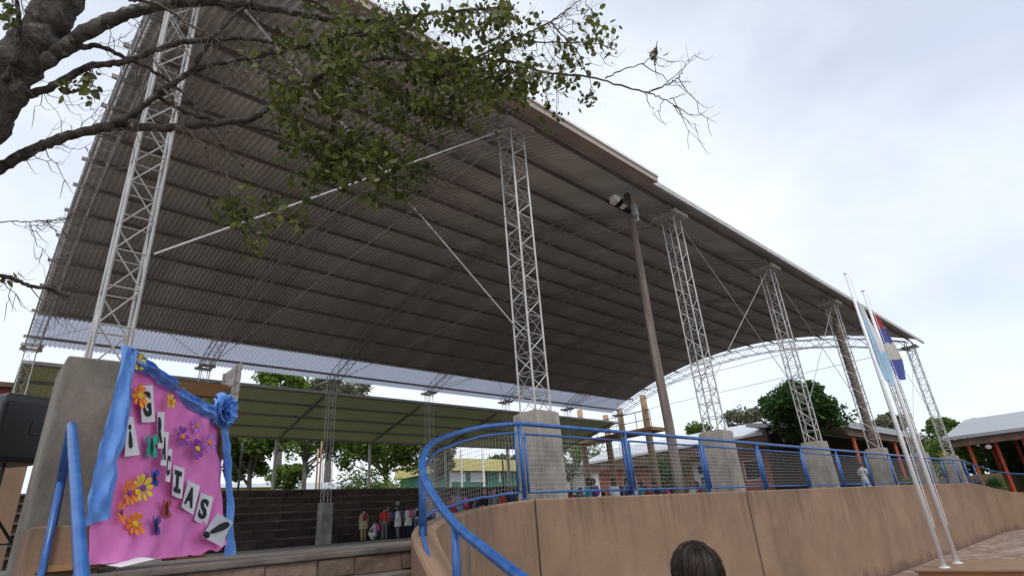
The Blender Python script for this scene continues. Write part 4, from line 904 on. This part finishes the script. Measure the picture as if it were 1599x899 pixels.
for _ in range(480):      # bare twigs
    a = rq.choice(mids); 
    if a[3] > 14 or (a[0] > 880 and rq.random() < .85): continue
    L = rq.uniform(25, 95); an = rq.uniform(-.9, 1.3); c = (a[0]+L*math.cos(an)*rq.choice((1, 1, 1, -.5)), a[1]+L*math.sin(an), a[2]+rq.uniform(-.2, .2)); S = twig(a[:3], c, rq.uniform(.5, .95), 5, 6)
    for k in range(2): s = rq.choice(S[2:5]); an2 = an+rq.uniform(-1, 1); twig(s, (s[0]+30*math.cos(an2), s[1]+30*math.sin(an2), s[2]), .55, 3, 3)
for _ in range(26):       # pale dry twig sprays in front of the roof on the right
    a = (rq.uniform(620, 690), rq.uniform(255, 300), .1); L = rq.uniform(40, 130); an = rq.uniform(-.15, .75); S = twig(a, (a[0]+L*math.cos(an), a[1]+L*math.sin(an), .1), .6, 5, 5)
    s = rq.choice(S[2:]); twig(s, (s[0]+rq.uniform(5, 30), s[1]+rq.uniform(-25, 10), .1), .45, 3, 3)
stuff(tw.build('twigs', 'twig', tr))
# one folded leaf shape; the ones that show best are parts of their own
def leafverts(p, s, rng):
    a = rng.normal(size=3); a[2] -= .5; a /= np.linalg.norm(a); t = rng.normal(size=3); q = np.cross(a, t); q /= np.linalg.norm(q); nn = np.cross(a, q)
    V = [p, p+a*s*.35+q*s*.30+nn*s*.07, p+a*s*.75+q*s*.26+nn*s*.05, p+a*s, p+a*s*.75-q*s*.26+nn*s*.05, p+a*s*.35-q*s*.30+nn*s*.07]
    return V
big = []; Vs = []; Fs = []
for x, y, dd in leaves:
    p = P3(x, y, dd); s = rngl.choice((.032, .045, .055, .065, .085))*rngl.uniform(.85, 1.15)
    V = leafverts(np.array(p-T0), s, rngl)
    if (x > 850 or y > 330) and len(big) < 260: big.append(V); continue
    k = len(Vs)*6; Vs.append(V); Fs += [(k, k+1, k+2), (k, k+2, k+3), (k, k+3, k+4), (k, k+4, k+5)]
stuff(link('foliage', np_mesh('foliage', np.array(Vs).reshape(-1, 3), np.array(Fs), 'leafnear'), tr))
for V in big: MB().add(V, [(0, 1, 2, 3), (0, 3, 4, 5)]).build('leaf', 'leafnear', tr)

# ================================================================== BUILDINGS
bA = thing('brick_school', 'red brick school block with pale metal roof and a white door beyond the court end', 'building', (48, 20.5, 2.75))
MB().box((0, 0, -.3), (8, 18, 4.7)).build('wall', 'brick', bA)
MB().hexa([(-1.5, -1.2, 4.55), (-1.5, 19, 4.55), (4, 19, 6.15), (4, -1.2, 6.15), (-1.5, -1.2, 4.75), (-1.5, 19, 4.75), (4, 19, 6.35), (4, -1.2, 6.35)]).build('roof', 'whiteroof', bA)
MB().hexa([(4.002, -1.2, 6.15), (4.002, 19, 6.15), (9.5, 19, 4.55), (9.5, -1.2, 4.55), (4.002, -1.2, 6.35), (4.002, 19, 6.35), (9.5, 19, 4.75), (9.5, -1.2, 4.75)]).build('roof', 'whiteroof', bA)
MB().box((-1.4, -1.0, 3.65), (-1.3, 18.8, 4.54)).build('eave_board', 'eavewood', bA)
d = MB().box((-.06, 5.6, .3), (-.004, 7.1, 3.4)).build('door', 'doorpaint', bA); MB().box((-.08, 6.05, 2.3), (-.063, 6.65, 3.0)).build('door_window', 'dark', d)
for y in (.8, 10.2, 13.4):
    f = MB().box((-.05, y, 1.3), (-.004, y+1.6, 2.9)).build('window', 'white', bA); MB().box((-.07, y+.1, 1.4), (-.052, y+1.5, 2.8)).build('pane', 'dark', f)
bB = thing('long_veranda', 'long low school veranda with grey roof edge and orange posts', 'building', (46, 15, 2.75))
MB().hexa([(0, -1.5, 4.0), (45, -1.5, 4.0), (45, 6, 5.3), (0, 6, 5.3), (0, -1.5, 4.5), (45, -1.5, 4.5), (45, 6, 5.6), (0, 6, 5.6)]).build('roof', 'zinc', bB)
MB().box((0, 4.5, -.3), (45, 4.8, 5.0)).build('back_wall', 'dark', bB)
MB().box((0, -1.3, 3.5), (45, -1.1, 3.98)).build('eave_beam', 'eavewood', bB)
for i in range(8): MB().tube([(1.8+i*5.2, -1.0, 0), (1.8+i*5.2, -1.0, 3.99)], .13, 10).build('post', 'orange' if i % 2 == 0 else 'redpost', bB)
bC = thing('right_pavilion', 'open pavilion with grey sheet roof and rows of orange posts at the right edge', 'building', (42.6, -2, 2.0))
MB().hexa([(-.6, -16, 2.75), (-.6, 9.6, 2.75), (9, 9.6, 4.45), (9, -16, 4.45), (-.6, -16, 2.93), (-.6, 9.6, 2.93), (9, 9.6, 4.63), (9, -16, 4.63)]).build('roof', 'zinc', bC)
MB().hexa([(9.002, -16, 4.45), (9.002, 9.6, 4.45), (20, 9.6, 2.4), (20, -16, 2.4), (9.002, -16, 4.63), (9.002, 9.6, 4.63), (20, 9.6, 2.58), (20, -16, 2.58)]).build('roof', 'zinc', bC)
MB().box((-.5, -16, 2.35), (-.4, 9.5, 2.74)).build('eave_beam', 'eavewood', bC)
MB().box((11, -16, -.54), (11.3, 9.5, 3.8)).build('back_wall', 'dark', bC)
for i in range(8):
    y = 8.6-i*1.25
    MB().tube([(.2, y, -.56), (.2, y, 2.6)], .095, 10).build('post', 'orange' if i in (0, 2) else 'redpost', bC)
    MB().tube([(5, y-.4, -.56), (5, y-.4, 3.6)], .095, 10).build('post', 'redpost', bC)
p = atX(1543, 697, 42.3); lamp = thing('round_lamp', 'round white lamp fixed under the pavilion eave', 'lamp', (42.35, p.y, p.z)); MB().ico((0, 0, 0), (.16, .16, .14)).build('globe', 'whitepole', lamp, smooth=True); MB().tube([(0, 0, .1), (0, 0, .5)], .02, 6).build('stem', 'blackmetal', lamp)
bD = thing('green_house', 'green walled house with yellow upper band and pale windows behind the mesh', 'house', (27, 48, 1.8))
q0 = atY(690, 765, 48); 
gx0, gx1 = atY(700, 740, 48).x-27, atY(808, 740, 48).x-27
zt = atY(700, 735, 48).z-1.8; zy = atY(740, 717, 48).z-1.8
MB().box((gx0-.6, 0, 0), (gx1+4, 8, zt)).build('wall', 'green', bD); MB().box((gx0-1.0, -.6, zt+.002), (gx1+4.4, 8.5, zy)).build('upper_band', 'yellow', bD)
for x in (702, 735):
    w0 = atY(x, 752, 48); f = MB().box((w0.x-27, -.08, w0.z-1.8), (w0.x-27+2.0, -.004, zt-.1)).build('window', 'white', bD); MB().box((w0.x-27+.12, -.10, w0.z-1.7), (w0.x-27+1.88, -.082, zt-.2)).build('pane', 'glass', f)
w0 = atY(752, 755, 48); MB().box((w0.x-27, -.07, w0.z-1.8), (w0.x-26.2, -.004, w0.z-.6)).build('window', 'dark', bD)
w0 = atY(779, 752, 48); MB().box((w0.x-27, -.07, w0.z-1.8), (w0.x-26.7, -.004, zt-.1)).build('pilaster', 'white', bD)
def house(lab, px, w_, h_, Y, roofh, wallm, roofm, z0=1.8):
    p = atY(*px, Y); t = thing('small_house', lab, 'house', (p.x, Y, z0)); H = p.z-z0
    MB().box((0, 0, 0), (w_, 6, H)).build('wall', wallm, t)
    MB().add([(-.5, -.6, H-.1), (w_+.5, -.6, H-.1), (w_+.5, 6.6, H-.1), (-.5, 6.6, H-.1), (-.5, 3, H+roofh), (w_+.5, 3, H+roofh)], [(0, 1, 5, 4), (2, 3, 4, 5), (0, 4, 3), (1, 2, 5), (0, 3, 2, 1)]).build('roof', roofm, t)
    for k in range(2):
        f = MB().box((w_*(.2+.45*k), -.06, H*.45), (w_*(.2+.45*k)+1.1, -.004, H*.45+1.2)).build('window', 'white', t); MB().box((w_*(.2+.45*k)+.1, -.08, H*.45+.1), (w_*(.2+.45*k)+1.0, -.062, H*.45+1.1)).build('pane', 'dark', f)
house('white house with low pitched pale roof seen through the mesh by the pole platform', (925, 735), 9, 0, 52, 1.6, 'white', 'whiteroof')
house('small pale house with orange roof between the wooden poles', (965, 728), 8, 0, 58, 1.8, 'white', 'rust')
house('long cream roofed shed low behind the bleachers at the forked tree', (435, 763), 9, 0, 60, .9, 'white', 'whiteroof')
house('cream walled shed low behind the bleachers next to the banner', (330, 760), 8, 0, 60, .6, 'yellow', 'whiteroof')
bE = thing('red_house', 'dark red walled house with brick base at the left edge', 'house', (-12, 40, 1.8))
rt = atY(10, 600, 40).z-1.8; re = atY(24, 620, 40).x+12
MB().box((-8, 0, 0), (re-.3, 8, rt-1.9)).build('brick_base', 'brickx', bE); MB().box((-8.1, -.1, rt-1.898), (re-.2, 8.1, rt-.25)).build('upper_wall', 'redwall', bE); MB().box((-8.6, -.6, rt-.248), (re, 8.6, rt)).build('roof', 'eavewood', bE)
# thin posts and fence poles behind the bleachers
for px_, top_, lab in ((380, 688, 'thin dark fence post just right of the banner'), (503, 683, 'pale fence post behind the forked tree'), (497, 700, 'dark slim lamp post in front of the pale fence post')):
    p = atY(px_, top_, 36); pole('fence_post', lab, p.x, 36, 1.8, p.z, .07, 'wood2' if 'pale' in lab else 'blackmetal')
for px_, top_, lab in ((702, 700, 'white post left of the green house window'), (719, 694, 'tall white post in front of the green house'), (753, 697, 'slim white post before the green wall'), (784, 707, 'dark bent post near the pedestal before the green house')):
    p = atY(px_, top_, 40); pole('yard_post', lab, p.x, 40, 1.8, p.z, .10, 'blackmetal' if 'dark' in lab else 'whitepole')

# ================================================================== PEOPLE
def joints(pose, hs=1.0):
    J = {'pelvis': ((0, 0, .52), (.085, .062), 'b'), 'waist': ((0, 0, .61), (.074, .055), 't'), 'chest': ((0, .005, .73), (.088, .06), 't'), 'nb': ((0, .01, .815), (.055, .045), 't'),
         'neck': ((0, .005, .85), (.028, .03), 's'), 'jaw': ((0, -.008, .885), (.042*hs, .046*hs), 's'), 'head': ((0, -.002, .925), (.050*hs, .058*hs), 's'), 'crown': ((0, .004, .962), (.036*hs, .044*hs), 's')}
    E = [('pelvis', 'waist'), ('waist', 'chest'), ('chest', 'nb'), ('nb', 'neck'), ('neck', 'jaw'), ('jaw', 'head'), ('head', 'crown')]
    for s, k in ((-1, 'l'), (1, 'r')):
        if pose == 'stand': arm = [(s*.098, .008, .795), (s*.128, .02, .655), (s*.132, -.02, .525), (s*.130, -.035, .47)]
        elif pose == 'hold': arm = [(s*.098, .008, .795), (s*.130, .0, .665), (s*.075, -.10, .64), (s*.045, -.13, .655)]
        elif pose == 'crouch': arm = [(s*.098, .008, .795), (s*.120, -.07, .69), (s*.07, -.16, .62), (s*.05, -.19, .60)]
        elif pose == 'sit': arm = [(s*.098, .008, .795), (s*.125, -.02, .665), (s*.08, -.11, .60), (s*.06, -.15, .59)]
        if pose in ('stand', 'hold'): leg = [(s*.048, 0, .48), (s*.054, -.008+.02*s, .275), (s*.056, .012+.02*s, .055), (s*.062, -.065+.02*s, .022)]
        elif pose == 'crouch': leg = [(s*.05, .0, .49), (s*.075, -.20, .58), (s*.07, -.04, .375), (s*.072, -.11, .35)]
        else: leg = [(s*.05, -.02, .50), (s*.06, -.22, .52), (s*.06, -.22, .30), (s*.06, -.29, .275)]
        for nme, p, r, tg in zip(('sh', 'el', 'wr', 'ha'), arm, ((.040, .038), (.029, .029), (.019, .021), (.014, .024)), ('t', 't', 's', 's')): J[nme+k] = (p, r, tg)
        for nme, p, r, tg in zip(('hi', 'kn', 'an', 'to'), leg, ((.060, .060), (.042, .043), (.028, .030), (.024, .020)), ('b', 'b', 'b', 'f')): J[nme+k] = (p, r, tg)
        E += [('chest', 'sh'+k), ('sh'+k, 'el'+k), ('el'+k, 'wr'+k), ('wr'+k, 'ha'+k), ('pelvis', 'hi'+k), ('hi'+k, 'kn'+k), ('kn'+k, 'an'+k), ('an'+k, 'to'+k)]
    return J, E
def fingers(J, E):
    for s, k in ((-1, 'l'), (1, 'r')):
        h = Vector(J['ha'+k][0]); w_ = Vector(J['wr'+k][0]); d = (h-w_).normalized()
        for i, (dy, L) in enumerate(((-.016, .030), (-.005, .036), (.006, .034), (.016, .026))):
            a = h+Vector((0, dy, 0))+d*.012; c = a+d*L*.55; e = a+d*L+Vector((-s*.006, -.004, 0))
            J['f%d%s' % (i, k)] = (tuple(c), (.0052, .0052), 's'); J['g%d%s' % (i, k)] = (tuple(e), (.0045, .0045), 's'); E += [('ha'+k, 'f%d%s' % (i, k)), ('f%d%s' % (i, k), 'g%d%s' % (i, k))]
        t_ = w_.lerp(h, .5)+Vector((-s*.004, -.024, 0)); J['th'+k] = (tuple(t_), (.0065, .0065), 's'); J['tt'+k] = (tuple(t_+d*.022+Vector((0, -.010, 0))), (.005, .005), 's'); E += [('wr'+k, 'th'+k), ('th'+k, 'tt'+k)]
def body(pose, hs=1.0, sub=1, hands=False):
    J, E = joints(pose, hs)
    if hands: fingers(J, E)
    names = list(J); me = bpy.data.meshes.new('skeleton'); me.from_pydata([J[n][0] for n in names], [(names.index(a), names.index(c)) for a, c in E], [])
    o = bpy.data.objects.new('skeleton', me); COL.objects.link(o); o.modifiers.new('skin', 'SKIN')
    for i, n in enumerate(names): me.skin_vertices[0].data[i].radius = J[n][1]; me.skin_vertices[0].data[i].use_root = (n == 'pelvis')
    sb = o.modifiers.new('sub', 'SUBSURF'); sb.levels = sub; sb.render_levels = sub
    dg = bpy.context.evaluated_depsgraph_get(); dg.update(); out = bpy.data.meshes.new_from_object(o.evaluated_get(dg)); bpy.data.objects.remove(o)
    S = []; T = []
    for a, c in E:
        pa, pc = np.array(J[a][0]), np.array(J[c][0])
        for f in (.05, .35, .65, .95): S.append(pa+(pc-pa)*f); T.append(J[c][2] if f > .3 and J[c][2] != 's' or f > .6 else J[a][2])
    S = np.array(S); idx = {'s': 0, 't': 1, 'b': 2, 'f': 3}
    for m in (M['skin'], M['cwhite'], M['cnavy'], M['cblack']): out.materials.append(m)
    for p in out.polygons:
        p.material_index = idx[T[int(np.argmin(((S-np.array(p.center))**2).sum(1)))]]; p.use_smooth = True
    zmin = min(v.co.z for v in out.vertices)
    for v in out.vertices: v.co.z -= zmin
    out.name = 'body'; return out, zmin
BODY = {k: body(k, 1.12) for k in ('stand', 'hold', 'crouch', 'sit')}; ADULT = {k: body(k, 1.0) for k in ('stand', 'hold')}
def hair_mesh(hs, long, zoff):
    b = MB(); c = (0, .008, .928-zoff); rx, ry, rz = .060*hs, .070*hs, .062*hs
    def fn(u, v):
        a = u*2*math.pi; front = .5-.5*math.sin(a)      # a=-90deg is the face (-y)
        t = v*(math.pi*(.38+.36*(1-max(0, -math.sin(a)))))
        k = 1.0+.03*math.sin(a*9)
        x, y, z = rx*k*math.sin(t)*math.cos(a), ry*k*math.sin(t)*math.sin(a), rz*math.cos(t)
        if long and v > .75 and math.sin(a) > -.15: z -= (v-.75)*4*.13*hs; x *= 1.05
        return (c[0]+x, c[1]+y, c[2]+z)
    b.grid(fn, 18, 9); return b.mesh('hair', 'hairk', True)
def face_mesh(hs, zoff):
    z = .915-zoff
    return [('eye', MB().ico((s_*.019*hs, -.054*hs, z), (.006*hs, .004*hs, .004*hs), seg=6, rings=4).mesh('eye', 'face')) for s_ in (-1, 1)]+[('mouth', MB().ico((0, -.054*hs, z-.032*hs), (.011*hs, .004*hs, .0035*hs), seg=6, rings=4).mesh('mouth', 'face'))]
def nose_mesh(hs, zoff): return MB().ico((0, -.060*hs, .902-zoff), (.007*hs, .010*hs, .011*hs), seg=6, rings=4).mesh('nose', 'skin', True)
def smock_mesh(zoff, low=.36):
    b = MB()
    def fn(u, v):
        a = u*2*math.pi; z = .80-(.80-low)*v; r = .095+.045*v+(.012*math.sin(a*7))*v
        return (r*math.cos(a)*1.05, r*.78*math.sin(a)+.005, z-zoff)
    b.grid(fn, 20, 8); return b.mesh('smock', 'cwhite', True)
def pack_mesh(zoff):
    b = MB(); c = (0, .125, .70-zoff); b.ico(c, (.085, .055, .105), seg=10, rings=7)
    for s in (-1, 1): b.tube([(s*.06, .10, .78-zoff), (s*.07, .02, .835-zoff), (s*.07, -.06, .77-zoff), (s*.075, -.05, .66-zoff), (s*.08, .08, .60-zoff)], .010, 5)
    return b.mesh('backpack', 'cpink', True)
CACHE = {}
def setmat(o, cols):
    for i, c in enumerate(cols):
        if c: o.material_slots[i].link = 'OBJECT'; o.material_slots[i].material = M[c]
def person(lab, x, y, z, H, rz, pose='stand', top='cwhite', bot='cnavy', shoe='cblack', hair='hairk', long=False, smock=None, pack=None, adult=False, group='schoolchildren on the court'):
    me, zo = (ADULT if adult else BODY)[pose]; hs = 1.0 if adult else 1.12
    t = thing('person', lab, 'person', (x, y, z), rz, group); t.scale = (H, H, H)
    key = (pose, adult, long)
    if key not in CACHE: CACHE[key] = (hair_mesh(hs, long, zo), face_mesh(hs, zo), nose_mesh(hs, zo), smock_mesh(zo, .36 if pose in ('stand', 'hold') else .45), pack_mesh(zo))
    hm, fm, nm, sm, pk = CACHE[key]
    o = link('body', me, t); setmat(o, (None, top, bot, shoe)); o = link('hair', hm, t); setmat(o, (hair,)); [link(n_, m_, t) for n_, m_ in fm]; link('nose', nm, t)
    if smock: setmat(link('smock', sm, t), (smock,))
    if pack: setmat(link('backpack', pk, t), (pack,))
    return t
def feet(px, Y): p = atY(px, 842, Y); return p.x, Y
PI = math.pi
for px, Y, H, rz, kw in (
  (567, 25.6, 1.36, PI*.95, dict(lab='person in a beige coat with tan trousers, leftmost of the group', top='cbeige', bot='ctan', smock='cbeige', pack='cmaroon')),
  (585, 25.4, 1.30, PI*1.2, dict(lab='child in a white coat crouching beside the beige coat', pose='crouch', top='cwhite', bot='cwhite', pack='cpink')),
  (600, 25.2, 1.36, PI*.8, dict(lab='child in a red jacket and grey trousers near the crouching child', top='cred', bot='cgrey', shoe='cpink')),
  (611, 25.9, 1.36, PI*1.1, dict(lab='child in pale top with a purple backpack right of the red jacket', top='clav', bot='cblack', pack='cpurple', long=True)),
  (621, 24.6, 1.34, PI*1.3, dict(lab='child in a long white school coat with grey trousers', top='cwhite', bot='cgrey', smock='cwhite', long=True)),
  (637, 24.4, 1.36, PI*1.15, dict(lab='child in white coat with a pink backpack near the blue post', top='cwhite', bot='cblack', smock='cwhite', pack='cpink', long=True)),
  (643, 25.4, 1.40, PI*.9, dict(lab='child in red top behind the pink backpack', top='cred', bot='cnavy')),
  (650, 24.6, 1.38, PI*1.0, dict(lab='child with a black backpack and light jeans beside the blue post', top='cwhite', bot='cdenim', pack='cblack')),
  (657, 25.2, 1.42, PI*1.1, dict(lab='child in white shirt half hidden by the blue post', top='cwhite', bot='cnavy', pack='cblack'))):
    lab = kw.pop('lab'); x, y = feet(px, Y); person(lab, x, y, FLOOR, H*1.10, rz, **kw)
for px, Y, H, rz, lab, tp_, bt_, pk_ in ((616, 26.4, 1.42, PI*.9, 'child in navy half hidden behind the purple backpack', 'cnavy', 'cnavy', None), (628, 26.2, 1.45, PI*1.1, 'child in navy between the two white coats', 'cnavy', 'cblack', 'cblack'), (632, 25.4, 1.40, PI, 'child in a grey top left of the pink backpack', 'cgrey', 'cnavy', None), (647, 26.3, 1.48, PI*.9, 'child in beige at the back beside the red top', 'cbeige', 'cgrey', None), (654, 26.4, 1.46, PI*1.2, 'child in black at the back beside the blue post', 'cblack', 'cnavy', None)):
    x, y = feet(px, Y); person(lab, x, y, FLOOR, H, rz, 'stand', tp_, bt_, pack=pk_)
x, y = feet(604, 27.2); person('adult in an olive brown jacket standing behind the red jacket', x, y, FLOOR, 1.66, .1, 'hold', 'cbrown', 'cnavy', adult=True, group='adults on the court')
x, y = feet(621, 27.0); person('grey haired adult in black standing behind the white coats', x, y, FLOOR, 1.80, -.2, 'stand', 'cblack', 'cnavy', hair='hairg', adult=True, group='adults on the court')
rq = random.Random(77); cols_ = ['cwhite', 'cnavy', 'cgrey', 'cblack', 'cblack', 'cpurple', 'cmaroon', 'cteal', 'clav', 'cnavy', 'cwhite', 'cred']
words = dict(cwhite='white', cnavy='navy', cgrey='grey', cblack='black', cpurple='purple', cmaroon='maroon', cteal='teal', clav='lavender', cred='red', cpink='pink')
spots = []
for i in range(30): spots.append((668+i*4.5+rq.uniform(-2, 2), rq.uniform(14.5, 23), 'behind the curved mesh panel'))
for i in range(24): spots.append((872+i*10.2+rq.uniform(-3, 3), rq.uniform(12.5, 17.5), 'behind the straight mesh panels'))
for i, (px, Y, where) in enumerate(spots):
    p = atY(px, 800, Y); c = rq.choice(cols_); bk = rq.choice((None, None, None, 'cpink', 'cblack', 'cnavy', 'cred', 'cpurple')); turned = rq.random() < .5
    rz = rq.uniform(-.5, .5)-.6 if turned else PI+rq.uniform(-.6, .6)
    H = rq.uniform(1.28, 1.5); f = px/10
    order = 'at photo x %d' % round(px)
    panel = 'curved' if 'curved' in where else 'straight'
    n_ = ('st', 'nd', 'rd')[(i if panel == 'curved' else i-30)] if (i if panel == 'curved' else i-30) < 3 else 'th'
    k_ = (i if panel == 'curved' else i-30)+1
    person('child in %s, %d%s from the left %s' % (words[c], k_, n_, where), p.x, Y, FLOOR, H, rz, rq.choice(('stand', 'hold')), c, rq.choice(('cnavy', 'cgrey', 'cblack', 'cdenim')), long=rq.random() < .4, smock='cwhite' if c == 'cwhite' and rq.random() < .6 else None, pack=bk)
p = atY(1348, 740, 8.2); person('person in white clothes standing behind the railing before the fifth column', p.x, 8.2, FLOOR, 1.62, PI*.4, 'hold', 'cwhite', 'clblue', adult=True, group='adults on the court')

# ---- the woman in front of the wall, seen from behind
wm, wz = body('stand', 1.0, 2, True)
hp_ = atD(1079, 846, 2.42); WH = (1.81)/.995
wo_ = thing('person', 'person with long straight dark brown hair seen from behind at the bottom edge', 'person', (hp_.x, hp_.y, 0), PI-YAW, None)
WS = (hp_.z)/(.930-wz+.0585); wo_.scale = (WS, WS, WS)
bo = link('body', wm, wo_); setmat(bo, (None, 'clblue', 'cdenim', 'cblack')); [link(n_, m_, wo_) for n_, m_ in face_mesh(1.0, wz)]; link('nose', nose_mesh(1.0, wz), wo_)
b = MB(); hc = Vector((0, .010, .930-wz)); rx, ry, rz_ = .052, .061, .056; rh = random.Random(8)
def cap(u, v):
    a = u*2*math.pi; t = v*math.pi*.62 if math.sin(a) > -.3 else v*math.pi*.36
    return (hc.x+rx*math.sin(t)*math.cos(a), hc.y+ry*math.sin(t)*math.sin(a), hc.z+rz_*math.cos(t))
b.grid(cap, 28, 10)
for i in range(1500):
    a = rh.uniform(-.55, math.pi+.55); y0 = rh.uniform(-.035, .03); side = 1 if math.cos(a) > 0 else -1
    pts_ = []; lay = rh.uniform(1.0, 1.06) if i % 14 else rh.uniform(1.06, 1.13); wv = rh.uniform(0, 6); off = rh.uniform(-.10, .10)
    for k in range(11):
        f = k/10
        if f < .5:
            t = f*2*math.pi*.5; st0 = Vector((side*.002, y0, rz_*1.01)); tgt = Vector((rx*lay*math.sin(t)*math.cos(a+off), ry*lay*math.sin(t)*math.sin(a+off), rz_*lay*math.cos(t)))
            p_ = st0.lerp(tgt, min(1, f*3.2)); 
            L_ = math.sqrt((p_.x/rx)**2+(p_.y/ry)**2+(p_.z/rz_)**2); p_ = p_*(lay/L_)
        else:
            g = (f-.5)*2; p_ = Vector((rx*lay*(1.0+.10*g)*math.cos(a+off), ry*lay*(1+.05*g)*math.sin(a+off), -.24*g))
        pts_.append(hc+p_+Vector((.0018*math.sin(wv+f*9), .0018*math.cos(wv+f*8), 0)))
    b.tube(pts_, [rh.uniform(.0007, .0014)]*10+[.0005], 3, cap=False)
link('hair', b.mesh('hair', 'hair', True), wo_)
